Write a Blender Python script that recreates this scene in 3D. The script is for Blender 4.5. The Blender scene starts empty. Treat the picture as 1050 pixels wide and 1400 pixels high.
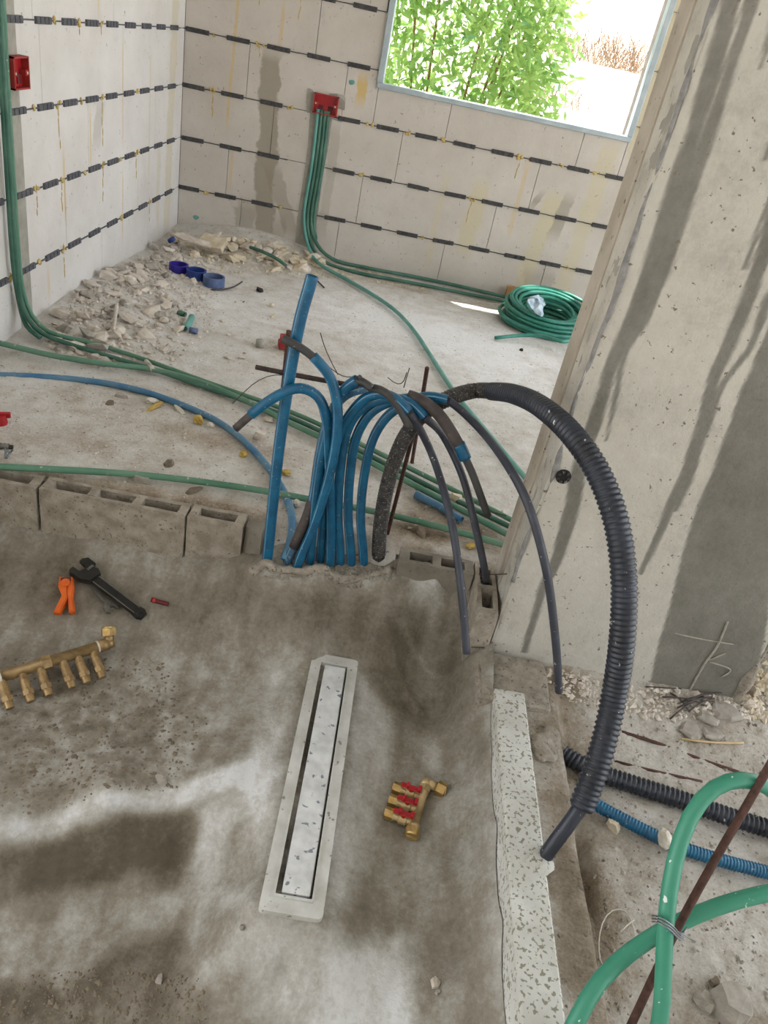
import bpy, bmesh, math, random
import numpy as np
from mathutils import Vector, Matrix

random.seed(7); rng = np.random.default_rng(7)
scene = bpy.context.scene
COL = scene.collection

# ------------------------------------------------------------------ camera
CAM_H = 1.15
FPX = 1038.53
CAMROT = np.array([[0.98105, -0.18956, -0.04027],
                   [0.06694,  0.52517, -0.84836],
                   [0.18197,  0.82959,  0.52790]])
# re-orthonormalise, columns are the camera axes in the world
_y = np.array([607 - 525, -(58 - 700), -FPX]); _y = _y / np.linalg.norm(_y)
_z = -np.array([165 - 525, -(2334 - 700), -FPX]); _z = _z - _y * np.dot(_y, _z); _z = _z / np.linalg.norm(_z)
_x = np.cross(_y, _z)
CAMROT = np.array([_x, _y, _z])
cam_data = bpy.data.cameras.new('camera')
cam = bpy.data.objects.new('camera', cam_data); COL.objects.link(cam)
cam.matrix_world = Matrix([[*CAMROT[0], 0], [*CAMROT[1], 0], [*CAMROT[2], CAM_H], [0, 0, 0, 1]])
cam_data.sensor_fit = 'VERTICAL'; cam_data.sensor_height = 36; cam_data.lens = FPX * 36 / 1400
cam_data.clip_start = 0.02
scene.camera = cam

# ------------------------------------------------------------------ light
world = bpy.data.worlds.new('sky'); scene.world = world; world.use_nodes = True
bg = world.node_tree.nodes['Background']
bg.inputs[0].default_value = (0.88, 0.94, 1.0, 1); bg.inputs[1].default_value = 1.6
sun_d = bpy.data.lights.new('sun', 'SUN'); sun_d.energy = 6.0; sun_d.angle = math.radians(0.6)
sun_d.color = (1.0, 0.97, 0.92)
sun = bpy.data.objects.new('sun', sun_d); COL.objects.link(sun)
sun.rotation_euler = Vector((0.37, -0.325, -1.0)).to_track_quat('-Z', 'Y').to_euler()
sun.location = (-2, 6, 6)
scene.view_settings.view_transform = 'Standard'
scene.view_settings.look = 'None'
scene.view_settings.exposure = 1.16
scene.view_settings.gamma = 1.0
scene.view_settings.use_curve_mapping = False

# ------------------------------------------------------------------ measuring helpers (photo survey -> world metres)
CAMPOS = np.array([0, 0, CAM_H])
def ray(px, py): return CAMROT @ np.array([px - 525, -(py - 700), -FPX])
def on(px, py, ax, val):
    d = ray(px, py); t = (val - CAMPOS[ax]) / d[ax]; return CAMPOS + t * d
def Z(px, py, z=0.0): return on(px, py, 2, z)
def Y(px, py, y): return on(px, py, 1, y)
def X(px, py, x): return on(px, py, 0, x)
def D(px, py, depth):
    return CAMPOS + ray(px, py) * depth / FPX

# ------------------------------------------------------------------ noise
def _hash(ix, iy, s):
    h = (ix * 374761393 + iy * 668265263 + s * 974711) & 0xFFFFFFFF
    h = ((h ^ (h >> 13)) * 1274126177) & 0xFFFFFFFF
    return ((h ^ (h >> 16)) & 0xFFFF) / 65535.0
def vnoise(x, y, s=0):
    x = np.asarray(x, float); y = np.asarray(y, float)
    xi = np.floor(x).astype(np.int64); yi = np.floor(y).astype(np.int64)
    fx = x - xi; fy = y - yi; fx = fx * fx * (3 - 2 * fx); fy = fy * fy * (3 - 2 * fy)
    a = _hash(xi, yi, s); b = _hash(xi + 1, yi, s); c = _hash(xi, yi + 1, s); d = _hash(xi + 1, yi + 1, s)
    return (a * (1 - fx) + b * fx) * (1 - fy) + (c * (1 - fx) + d * fx) * fy
def fbm(x, y, f, oct=4, s=0):
    v = 0; a = 1; t = 0
    for k in range(oct):
        v = v + a * (vnoise(x * f, y * f, s + k) - .5); t += a; a *= .5; f *= 2.03
    return v / t

# ------------------------------------------------------------------ materials
MATS = {}
def nodes_of(name, rough=0.8, metal=0.0, spec=0.5):
    m = bpy.data.materials.new(name); m.use_nodes = True
    nt = m.node_tree; b = nt.nodes['Principled BSDF']
    b.inputs['Roughness'].default_value = rough; b.inputs['Metallic'].default_value = metal
    b.inputs['Specular IOR Level'].default_value = spec
    MATS[name] = m
    return m, nt, b
def N(nt, typ, **kw):
    n = nt.nodes.new(typ)
    for k, v in kw.items(): setattr(n, k, v)
    return n
def L(nt, a, b): nt.links.new(a, b)
def c4(c): return (c[0], c[1], c[2], 1)
def srgb(r, g, b):
    f = lambda v: (v / 255 / 12.92) if v / 255 <= .04045 else ((v / 255 + .055) / 1.055) ** 2.4
    return (f(r), f(g), f(b))
def pos(nt):
    return N(nt, 'ShaderNodeNewGeometry').outputs['Position']
def noise(nt, vec, scale, detail=4, rough=.6, stretch=None):
    if stretch:
        mp = N(nt, 'ShaderNodeMapping'); mp.inputs['Scale'].default_value = stretch
        L(nt, vec, mp.inputs['Vector']); vec = mp.outputs[0]
    n = N(nt, 'ShaderNodeTexNoise'); n.inputs['Scale'].default_value = scale
    n.inputs['Detail'].default_value = detail; n.inputs['Roughness'].default_value = rough
    L(nt, vec, n.inputs['Vector']); return n.outputs['Fac']
def ramp(nt, fac, a, b, ca=(0, 0, 0), cb=(1, 1, 1)):
    r = N(nt, 'ShaderNodeValToRGB'); r.color_ramp.elements[0].position = a; r.color_ramp.elements[1].position = b
    r.color_ramp.elements[0].color = c4(ca); r.color_ramp.elements[1].color = c4(cb)
    L(nt, fac, r.inputs[0]); return r.outputs['Color']
def mix(nt, fac, a, b, mode='MIX'):
    m = N(nt, 'ShaderNodeMix', data_type='RGBA', blend_type=mode)
    for sock, v in ((m.inputs[0], fac), (m.inputs[6], a), (m.inputs[7], b)):
        if hasattr(v, 'is_output'): L(nt, v, sock)
        elif isinstance(v, (int, float)): sock.default_value = v
        else: sock.default_value = c4(v)
    return m.outputs[2]
def math_(nt, op, a, b=None, clamp=False):
    m = N(nt, 'ShaderNodeMath', operation=op); m.use_clamp = clamp
    for i, v in enumerate((a, b)):
        if v is None: continue
        if hasattr(v, 'is_output'): L(nt, v, m.inputs[i])
        else: m.inputs[i].default_value = v
    return m.outputs[0]
def bump(nt, b, h, strength=.3, dist=.004):
    n = N(nt, 'ShaderNodeBump'); n.inputs['Strength'].default_value = strength; n.inputs['Distance'].default_value = dist
    L(nt, h, n.inputs['Height']); L(nt, n.outputs[0], b.inputs['Normal'])
def plain(name, c1, c2=None, scale=30, rough=.6, metal=0, speck=None, bmp=.15, spec=.5, lo=.35, hi=.65, bd=.002):
    """two-tone noise colour, optional pale specks (colour, scale, threshold), fine bump"""
    m, nt, b = nodes_of(name, rough, metal, spec)
    p = pos(nt); n = noise(nt, p, scale, 5)
    col = ramp(nt, n, lo, hi, c1, c2 or tuple(v * .8 for v in c1))
    if speck:
        n2 = noise(nt, p, speck[1], 2, .5); col = mix(nt, ramp(nt, n2, speck[2], speck[2] + .03), col, speck[0])
    L(nt, col, b.inputs['Base Color'])
    if bmp: bump(nt, b, noise(nt, p, scale * 4, 4), bmp, bd)
    return m

plain('blue_sheath', srgb(10, 98, 134), srgb(8, 76, 110), 25, .40, speck=(srgb(130, 138, 142), 150, .69))
plain('blue_sheath_dusty', srgb(30, 86, 122), srgb(78, 98, 112), 14, .6, speck=(srgb(140, 140, 138), 120, .64))
plain('blue_line', srgb(120, 164, 190), srgb(70, 128, 166), 30, .45)
plain('blue_floor', srgb(48, 108, 150), srgb(96, 132, 154), 9, .6, speck=(srgb(180, 172, 160), 90, .68))
plain('brown_sheath', srgb(84, 74, 70), srgb(56, 48, 48), 18, .6, speck=(srgb(150, 146, 140), 150, .72))
plain('dark_tube', srgb(72, 70, 68), srgb(50, 48, 50), 14, .5, speck=(srgb(175, 172, 165), 130, .73))
plain('navy_tube', srgb(66, 68, 78), srgb(50, 52, 62), 14, .5, speck=(srgb(205, 205, 200), 95, .70))
plain('black_conduit', srgb(46, 50, 62), srgb(32, 34, 42), 12, .42, speck=(srgb(196, 196, 194), 75, .715))
plain('black_dusty', srgb(40, 38, 40), srgb(74, 70, 66), 60, .7, speck=(srgb(140, 136, 130), 230, .62))
plain('green_floor', srgb(74, 122, 98), srgb(104, 140, 118), 7, .6, speck=(srgb(172, 168, 152), 60, .69))
plain('green_dark', srgb(44, 92, 76), srgb(78, 118, 100), 8, .5)
plain('green_hose', srgb(48, 134, 108), srgb(72, 148, 122), 6, .42, speck=(srgb(215, 222, 215), 85, .70))
plain('green_coil', srgb(36, 114, 98), srgb(66, 140, 122), 12, .4)
plain('teal_pale', srgb(112, 164, 152), srgb(84, 146, 136), 10, .5)
plain('rust', srgb(92, 62, 52), srgb(66, 44, 38), 90, .9, bmp=.5)
plain('dark_rust', srgb(70, 56, 50), srgb(50, 42, 40), 90, .9, bmp=.5)
plain('wire', srgb(58, 50, 48), srgb(80, 70, 62), 40, .6, bmp=0)
plain('steel_wire', srgb(150, 152, 158), srgb(110, 112, 118), 40, .4, .6, bmp=0)
plain('brass', srgb(214, 192, 148), srgb(184, 158, 112), 40, .36, .55, bmp=.1)
plain('brass_old', srgb(170, 142, 98), srgb(132, 106, 70), 50, .42, .45, bmp=.15)
plain('brass_bright', srgb(206, 176, 118), srgb(172, 140, 86), 60, .3, .75, bmp=.05)
plain('white_tape', srgb(214, 208, 196), srgb(186, 178, 164), 80, .6)
plain('red_plastic', srgb(176, 22, 30), srgb(150, 16, 24), 20, .4, bmp=0)
plain('red_dusty', srgb(170, 50, 44), srgb(140, 34, 32), 20, .6, bmp=0)
plain('red_dark', srgb(96, 22, 24), srgb(80, 18, 20), 20, .6, bmp=0)
plain('orange_plastic', srgb(226, 108, 28), srgb(208, 90, 18), 20, .5, bmp=.05)
plain('tool_black', srgb(50, 47, 44), srgb(36, 34, 32), 40, .45, .4, bmp=.1)
plain('tool_steel', srgb(142, 138, 130), srgb(104, 100, 94), 40, .38, .7, bmp=.1)
plain('tape_blue', srgb(38, 66, 140), srgb(28, 54, 120), 30, .45)
plain('tape_violet', srgb(48, 34, 150), srgb(38, 26, 128), 30, .45)
plain('tape_grey', srgb(96, 112, 148), srgb(70, 88, 130), 30, .6)
plain('foam_yellow', srgb(206, 184, 122), srgb(180, 150, 84), 60, .9, bmp=.5)
plain('yellow_scrap', srgb(200, 172, 92), srgb(176, 146, 74), 30, .8, bmp=.4)
plain('white_scrap', srgb(214, 208, 194), srgb(190, 182, 168), 40, .7, bmp=.3)
plain('bag', srgb(200, 214, 222), srgb(170, 190, 204), 30, .35, bmp=.4)
plain('rock_pale', srgb(218, 208, 196), srgb(184, 172, 158), 22, .95, bmp=.6, bd=.004)
plain('rock_tan', srgb(218, 205, 182), srgb(190, 174, 148), 22, .95, bmp=.6, bd=.004)
plain('rock_grey', srgb(176, 168, 158), srgb(140, 132, 122), 22, .95, bmp=.6, bd=.004)
plain('clod', srgb(134, 120, 102), srgb(108, 96, 82), 22, .95, bmp=.6, bd=.004)
plain('block', srgb(168, 158, 144), srgb(134, 124, 110), 26, .95, speck=(srgb(100, 92, 82), 130, .66), bmp=.8, bd=.005)
plain('block_wet', srgb(140, 132, 120), srgb(114, 106, 95), 12, .9, speck=(srgb(94, 88, 78), 120, .68), bmp=.6, bd=.004)
plain('kerb', srgb(206, 205, 199), srgb(186, 183, 175), 10, .85, speck=(srgb(136, 131, 114), 115, .575), bmp=.3)
plain('mortar', srgb(170, 160, 146), srgb(136, 127, 114), 40, .95, speck=(srgb(108, 100, 88), 110, .64), bmp=.9, bd=.006)
plain('mortar_grey', srgb(164, 160, 150), srgb(146, 142, 132), 20, .95, bmp=.5)
plain('tie_black', srgb(50, 49, 50), srgb(76, 74, 73), 60, .7, bmp=.2)
plain('tie_grey', srgb(70, 70, 76), srgb(92, 92, 97), 60, .7, bmp=.2)
plain('joint', srgb(112, 104, 96), srgb(92, 86, 80), 30, .95, bmp=0)
plain('window_metal', srgb(178, 188, 192), srgb(158, 170, 176), 12, .5, .1, bmp=0)
plain('wood', srgb(206, 180, 138), srgb(180, 152, 110), 30, .7)
plain('cardboard', srgb(176, 134, 84), srgb(158, 116, 70), 20, .8)
plain('leaf', srgb(116, 160, 84), srgb(176, 200, 120), 5, .5, bmp=0, lo=.3, hi=.7)
plain('leaf_teal', srgb(126, 172, 140), srgb(160, 196, 150), 5, .45, bmp=0)
plain('twig', srgb(150, 120, 84), srgb(120, 92, 62), 20, .9, bmp=0)
plain('dry_soil', srgb(222, 216, 204), srgb(202, 194, 178), 3, .95, bmp=.5, bd=.03)
plain('slab', srgb(202, 202, 202), srgb(188, 188, 188), 4, .9, bmp=.2)
plain('chalk', srgb(176, 170, 156), srgb(150, 144, 132), 60, .95, bmp=0)
plain('hole_dark', srgb(40, 37, 34), srgb(28, 26, 24), 30, .9, bmp=0)
plain('drain_plastic', srgb(208, 207, 202), srgb(182, 179, 172), 14, .55, speck=(srgb(140, 136, 126), 60, .66), bmp=.15)
plain('drain_steel', srgb(222, 222, 221), srgb(196, 196, 195), 30, .4, .05, speck=(srgb(130, 134, 146), 50, .64), bmp=.1)

for _n in ('leaf', 'leaf_teal'):
    _m = MATS[_n]; _nt = _m.node_tree; _b = _nt.nodes['Principled BSDF']; _src = _b.inputs['Base Color'].links[0].from_socket
    _tr = _nt.nodes.new('ShaderNodeBsdfTranslucent'); _mx = _nt.nodes.new('ShaderNodeMixShader'); _mx.inputs[0].default_value = .5
    L(_nt, _src, _tr.inputs[0]); L(_nt, _b.outputs[0], _mx.inputs[1]); L(_nt, _tr.outputs[0], _mx.inputs[2]); L(_nt, _mx.outputs[0], _nt.nodes['Material Output'].inputs[0])
# --- block wall face with leak stains whose shapes are their own
def wall_material(name, base, dark, stains, pitcol, horiz):
    m, nt, b = nodes_of(name, .92)
    p = pos(nt); sp = N(nt, 'ShaderNodeSeparateXYZ'); L(nt, p, sp.inputs[0])
    u = sp.outputs[horiz]; z = sp.outputs[2]
    n = noise(nt, p, 3.2, 6, .62)
    col = ramp(nt, n, .3, .72, base, dark)
    col = mix(nt, ramp(nt, noise(nt, p, 55, 3, .6), .68, .72), col, pitcol)          # small pits
    col = mix(nt, ramp(nt, noise(nt, p, 16, 4, .6), .62, .74), col, tuple(v * .82 for v in base))
    wob = math_(nt, 'MULTIPLY', math_(nt, 'SUBTRACT', noise(nt, p, 6, 5, .7), .5), 1.0)
    for (u0, z0, u1, z1, w, scol, amt) in stains:
        k = (u1 - u0) / (z1 - z0)
        line = math_(nt, 'ADD', math_(nt, 'MULTIPLY', math_(nt, 'SUBTRACT', z, z0), k), u0)
        dist = math_(nt, 'ABSOLUTE', math_(nt, 'SUBTRACT', math_(nt, 'ADD', u, math_(nt, 'MULTIPLY', wob, w * 2.2)), line))
        a = math_(nt, 'SUBTRACT', 1.0, math_(nt, 'DIVIDE', dist, w))
        e = math_(nt, 'MULTIPLY', math_(nt, 'MULTIPLY', math_(nt, 'SUBTRACT', z, min(z0, z1)), 14, True),
                  math_(nt, 'MULTIPLY', math_(nt, 'SUBTRACT', max(z0, z1), z), 14, True))
        f = math_(nt, 'MULTIPLY', math_(nt, 'MULTIPLY', a, 4, True), math_(nt, 'MULTIPLY', e, amt), True)
        col = mix(nt, f, col, scol)
    L(nt, col, b.inputs['Base Color'])
    bump(nt, b, noise(nt, p, 60, 5, .7), .35, .004)
wet = srgb(140, 130, 112); ochre = srgb(204, 172, 104); yel = srgb(198, 186, 150)
wall_material('wall_back_face', srgb(205, 197, 188), srgb(186, 177, 166), [
    (-.80, .02, -.83, .98, .055, wet, .75), (-.62, .05, -.80, .46, .05, wet, .5), (-.92, .02, -.9, .25, .06, wet, .55), (-.72, .02, -.72, .2, .05, wet, .45),
    (-.36, .78, -.36, .97, .03, ochre, .85), (-1.04, .55, -1.02, 1.3, .008, ochre, .6), (-1.00, .25, -1.0, .5, .008, ochre, .5),
    (-.80, .95, -.8, 1.2, .01, ochre, .5), (.55, .3, .56, .75, .012, ochre, .4),
    (.33, .15, .36, .6, .05, yel, .6), (.70, .02, .74, .62, .05, yel, .6), (.78, .34, .82, .62, .035, wet, .55), (.62, .46, .68, .60, .02, wet, .7), (.80, .0, .78, .22, .09, wet, .35),
    (.93, .0, .95, .9, .05, yel, .5), (-.47, .1, -.47, .72, .03, wet, .35), (.15, .05, .15, .6, .02, yel, .4),
    (1.06, .8, 1.05, 1.6, .02, yel, .7)], srgb(140, 130, 118), 0)
wall_material('wall_left_face', srgb(218, 214, 210), srgb(200, 194, 188), [
    (2.95, .3, 2.95, .60, .01, ochre, .55), (3.2, .45, 3.2, .72, .008, ochre, .6), (3.55, .1, 3.55, .45, .008, ochre, .5), (3.55, .5, 3.55, .95, .007, ochre, .5),
    (2.78, .05, 2.78, .22, .012, ochre, .4), (3.9, .3, 3.9, .9, .01, yel, .5), (3.3, .98, 3.3, 1.2, .01, ochre, .6),
    (3.25, .52, 3.32, .74, .05, srgb(186, 180, 172), .7), (4.2, .0, 4.25, 1.2, .06, yel, .5), (4.05, .05, 4.05, .5, .03, yel, .4)], srgb(160, 152, 142), 1)

# --- surfaces driven by a painted-on tone attribute (stains, cement types, darker and paler patches): 0 dark .. 1 pale
def tone_material(name, stops, grain, stretch=None, rough=.9, bumpd=.010, bstr=.8, speck=None, bscale=45, amp=(.62, .34, .42)):
    m, nt, b = nodes_of(name, rough)
    at = N(nt, 'ShaderNodeAttribute', attribute_name='tone')
    p = pos(nt)
    n1 = noise(nt, p, grain, 6, .65, stretch)
    n2 = noise(nt, p, grain * 5, 4, .6)
    f = math_(nt, 'ADD', at.outputs['Fac'], math_(nt, 'MULTIPLY', math_(nt, 'SUBTRACT', n1, .5), amp[0]))
    f = math_(nt, 'ADD', f, math_(nt, 'MULTIPLY', math_(nt, 'SUBTRACT', n2, .5), amp[1]))
    f = math_(nt, 'ADD', f, math_(nt, 'MULTIPLY', math_(nt, 'SUBTRACT', noise(nt, p, grain * 16, 3, .7), .5), amp[2]))
    r = N(nt, 'ShaderNodeValToRGB'); L(nt, f, r.inputs[0])
    els = r.color_ramp.elements
    els[0].position, els[0].color = stops[0][0], c4(stops[0][1]); els[1].position, els[1].color = stops[-1][0], c4(stops[-1][1])
    for s, c in stops[1:-1]:
        e = els.new(s); e.color = c4(c)
    col = r.outputs['Color']
    if speck:
        col = mix(nt, ramp(nt, noise(nt, p, speck[1], 3, .5), speck[2], speck[2] + .04), col, speck[0])
    L(nt, col, b.inputs['Base Color'])
    bump(nt, b, noise(nt, p, bscale, 6, .7), bstr, bumpd)
tone_material('pit_cement', bumpd=.005, amp=(.42, .24, .34), stops= [(0, srgb(70, 62, 50)), (.3, srgb(100, 91, 76)), (.55, srgb(136, 128, 115)), (.8, srgb(178, 174, 167)), (1, srgb(212, 211, 210))], grain=6, stretch=(1.8, .6, 1))
tone_material('screed', [(0, srgb(122, 104, 84)), (.3, srgb(170, 157, 141)), (.6, srgb(204, 198, 190)), (1, srgb(230, 228, 225))], 8, speck=(srgb(120, 106, 94), 75, .665), bscale=55)
tone_material('ground_dirt', [(0, srgb(96, 82, 62)), (.35, srgb(142, 129, 112)), (.65, srgb(182, 175, 165)), (1, srgb(212, 208, 202))], 9, speck=(srgb(96, 86, 74), 70, .655), bscale=50)
tone_material('pillar_face', amp=(.5, .25, .22), stops=[(0, srgb(106, 102, 93)), (.3, srgb(136, 132, 123)), (.6, srgb(187, 181, 170)), (1, srgb(209, 204, 195))], grain=5, stretch=(1, 1, .6), speck=(srgb(116, 106, 94), 85, .67), bscale=40, bstr=.5)

# ------------------------------------------------------------------ object helpers
def tag(o, label=None, cat=None, group=None, kind=None):
    if label: o['label'] = label
    if cat: o['category'] = cat
    if group: o['group'] = group
    if kind: o['kind'] = kind
    return o
def link(name, me, mat=None, parent=None, smooth=False):
    o = bpy.data.objects.new(name, me); COL.objects.link(o)
    if mat is not None and len(me.materials) == 0:
        for mm in (mat if isinstance(mat, (list, tuple)) else [mat]): me.materials.append(MATS[mm])
    if smooth:
        me.polygons.foreach_set('use_smooth', [True] * len(me.polygons))
    if parent: o.parent = parent
    return o
def thing(name, label, cat, loc=(0, 0, 0), rot=None, group=None):
    o = bpy.data.objects.new(name, None); COL.objects.link(o); o.location = loc
    o.empty_display_size = .05
    if rot is not None: o.rotation_euler = rot
    return tag(o, label, cat, group)
def mesh(name, verts, faces):
    me = bpy.data.meshes.new(name); me.from_pydata([tuple(map(float, v)) for v in verts], [], faces); me.update(); return me
class MB:
    """collects primitives of ONE part into one mesh"""
    def __init__(s): s.bm = bmesh.new()
    def box(s, lo, hi, bevel=0, mat=0):
        c = [(a + b) / 2 for a, b in zip(lo, hi)]; d = [abs(b - a) for a, b in zip(lo, hi)]
        r = bmesh.ops.create_cube(s.bm, size=1.0, matrix=Matrix.Translation(c) @ Matrix.Diagonal((*d, 1)))
        fs = {f for v in r['verts'] for f in v.link_faces}
        if bevel:
            es = {e for v in r['verts'] for e in v.link_edges}
            r2 = bmesh.ops.bevel(s.bm, geom=list(es), offset=bevel, segments=1, affect='EDGES')
            fs = {f for f in fs if f.is_valid} | set(r2['faces'])
        for f in fs: f.material_index = mat
        return s
    def cyl(s, a, b, r1, r2=None, n=16, caps=True):
        a = Vector(a); b = Vector(b); d = b - a; r2 = r1 if r2 is None else r2
        M_ = Matrix.Translation((a + b) / 2) @ d.to_track_quat('Z', 'Y').to_matrix().to_4x4()
        bmesh.ops.create_cone(s.bm, cap_ends=caps, segments=n, radius1=r1, radius2=r2, depth=d.length, matrix=M_); return s
    def sphere(s, c, r, sc=(1, 1, 1), sub=2):
        bmesh.ops.create_icosphere(s.bm, subdivisions=sub, radius=r, matrix=Matrix.Translation(c) @ Matrix.Diagonal((*sc, 1))); return s
    def lathe(s, a, b, prof, n=20):
        """profile [(t along a->b in metres, radius)]"""
        a = Vector(a); d = (Vector(b) - a).normalized(); q = d.to_track_quat('Z', 'Y')
        rings = []
        for t, r in prof:
            rings.append([s.bm.verts.new(a + q @ Vector((r * math.cos(2 * math.pi * k / n), r * math.sin(2 * math.pi * k / n), t))) for k in range(n)])
        for i in range(len(rings) - 1):
            for k in range(n): s.bm.faces.new((rings[i][k], rings[i][(k + 1) % n], rings[i + 1][(k + 1) % n], rings[i + 1][k]))
        s.bm.faces.new(rings[0][::-1]); s.bm.faces.new(rings[-1]); return s
    def prism(s, pts, z0, z1, bevel=0):
        vs = [s.bm.verts.new((p[0], p[1], z0)) for p in pts]; f = s.bm.faces.new(vs)
        r = bmesh.ops.extrude_face_region(s.bm, geom=[f])
        nv = [g for g in r['geom'] if isinstance(g, bmesh.types.BMVert)]
        bmesh.ops.translate(s.bm, verts=nv, vec=(0, 0, z1 - z0))
        if bevel:
            es = [e for e in s.bm.edges if all(abs(v.co.z - z1) < 1e-6 for v in e.verts) and e.verts[0] in nv]
            bmesh.ops.bevel(s.bm, geom=es, offset=bevel, segments=2, affect='EDGES')
        return s
    def jitter(s, amp, f=18, cuts=0):
        if cuts: bmesh.ops.subdivide_edges(s.bm, edges=s.bm.edges[:], cuts=cuts, use_grid_fill=True)
        for v in s.bm.verts:
            c = v.co
            v.co = c + Vector((fbm(c.y * 1.0 + 3, c.z + c.x, f, 3, 1), fbm(c.x + 7, c.z + c.y, f, 3, 2), fbm(c.x + c.z, c.y + 5, f, 3, 3))) * amp * 2
        return s
    def build(s, name, mat, parent=None, smooth=False):
        bmesh.ops.recalc_face_normals(s.bm, faces=s.bm.faces[:])
        me = bpy.data.meshes.new(name); s.bm.to_mesh(me); s.bm.free()
        return link(name, me, mat, parent, smooth)

def spline(pts, step=.012):
    P = np.array(pts, float); n = len(P)
    if n == 2:
        k = max(2, int(np.linalg.norm(P[1] - P[0]) / step)); t = np.linspace(0, 1, k)[:, None]; return P[0] * (1 - t) + P[1] * t
    ext = np.vstack([2 * P[0] - P[1], P, 2 * P[-1] - P[-2]])
    out = []
    for i in range(1, n):
        p0, p1, p2, p3 = ext[i - 1], ext[i], ext[i + 1], ext[i + 2]
        t0 = 0; t1 = t0 + max(np.linalg.norm(p1 - p0), 1e-4) ** .5; t2 = t1 + max(np.linalg.norm(p2 - p1), 1e-4) ** .5; t3 = t2 + max(np.linalg.norm(p3 - p2), 1e-4) ** .5
        k = max(2, int(np.linalg.norm(p2 - p1) / step)); t = np.linspace(t1, t2, k, endpoint=False)[:, None]
        A1 = (t1 - t) / (t1 - t0) * p0 + (t - t0) / (t1 - t0) * p1; A2 = (t2 - t) / (t2 - t1) * p1 + (t - t1) / (t2 - t1) * p2; A3 = (t3 - t) / (t3 - t2) * p2 + (t - t2) / (t3 - t2) * p3
        B1 = (t2 - t) / (t2 - t0) * A1 + (t - t0) / (t2 - t0) * A2; B2 = (t3 - t) / (t3 - t1) * A2 + (t - t1) / (t3 - t1) * A3
        out.append((t2 - t) / (t2 - t1) * B1 + (t - t1) / (t2 - t1) * B2)
    out.append(P[-1:]); C = np.vstack(out)
    for _ in range(3):                                   # relax kinks
        C[1:-1] = C[1:-1] * .5 + (C[:-2] + C[2:]) * .25
    return C
def resample(C, step):
    s = np.r_[0, np.cumsum(np.linalg.norm(np.diff(C, axis=0), axis=1))]
    k = max(2, int(round(s[-1] / step)) + 1); t = np.linspace(0, s[-1], k)
    return np.stack([np.interp(t, s, C[:, i]) for i in range(3)], 1), t
def tube_mesh(name, C, r, n=12, open_ends=(True, True), line=False, wall=.82):
    """tube along the polyline C; r is a number or one radius per point"""
    C = np.asarray(C, float); m = len(C); R = np.full(m, r) if np.isscalar(r) else np.asarray(r, float)
    T = np.gradient(C, axis=0); T /= np.linalg.norm(T, axis=1)[:, None] + 1e-12
    up = np.array([0, 0, 1.0]) if abs(T[0][2]) < .9 else np.array([0, -1.0, 0])
    u = np.cross(T[0], up); u /= np.linalg.norm(u)
    if line:
        w = .10; ang = []
        for b in (0.9, 0.9 + math.pi): ang += [b - w, b + w]
        base = np.sort(np.array(ang)); full = []
        for a0, a1 in ((base[1], base[2]), (base[3], base[0] + 2 * math.pi)):
            full += list(np.linspace(a0, a1, 6)[:-1]) + [a1]
        ang = np.array(full); n = len(ang)
    else: ang = np.arange(n) * 2 * math.pi / n
    V = []; frames = []
    for i in range(m):
        u = u - T[i] * np.dot(u, T[i]); u /= np.linalg.norm(u) + 1e-12; v = np.cross(T[i], u); frames.append((u.copy(), v))
        V.append(C[i] + R[i] * (np.cos(ang)[:, None] * u + np.sin(ang)[:, None] * v))
    V = np.vstack(V); F = []; mi = []
    for i in range(m - 1):
        for k in range(n):
            F.append((i * n + k, i * n + (k + 1) % n, (i + 1) * n + (k + 1) % n, (i + 1) * n + k))
            mi.append(1 if (line and k in (5, 11)) else 0)
    V = list(V)
    for e, i, sgn in ((0, 0, 1), (1, m - 1, -1)):
        ring = list(range(i * n, i * n + n)); u, v = frames[i]
        if open_ends[e]:
            prev = ring
            for rr, dep in ((R[i] * wall, 0), (R[i] * wall, .03)):
                cur = list(range(len(V), len(V) + n))
                for a in ang: V.append(C[i] + T[i] * sgn * dep + rr * (math.cos(a) * u + math.sin(a) * v))
                for k in range(n): F.append((prev[k], prev[(k + 1) % n], cur[(k + 1) % n], cur[k])[::-1 if sgn > 0 else 1]); mi.append(0)
                prev = cur
            F.append(tuple(prev)); mi.append(0)
        else: F.append(tuple(ring[::-1] if sgn > 0 else ring)); mi.append(0)
    me = mesh(name, V, F)
    me.polygons.foreach_set('use_smooth', [True] * len(F))
    if line: me.polygons.foreach_set('material_index', mi)
    return me
def tube(name, pts, r, mat, parent=None, step=.012, n=12, open_ends=(True, True), line=False, rings=None):
    """rings = (pitch, depth): real corrugations"""
    C = spline(pts, step)
    if rings:
        C, t = resample(C, rings[0] / 4)
        rad = r(t / t[-1]) if callable(r) else np.full(len(C), r)
        C = C.copy(); prof = np.tile([0, 0, -1, -1], len(C) // 4 + 1)[:len(C)]
        rr = rad + prof * rings[1]
        return link(name, tube_mesh(name, C, rr, n, open_ends), mat, parent)
    rad = r
    if callable(r):
        C, t = resample(C, step); rad = r(t / t[-1])
    return link(name, tube_mesh(name, C, rad, n, open_ends, line), mat if not line else [mat, 'blue_line'], parent)

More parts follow.
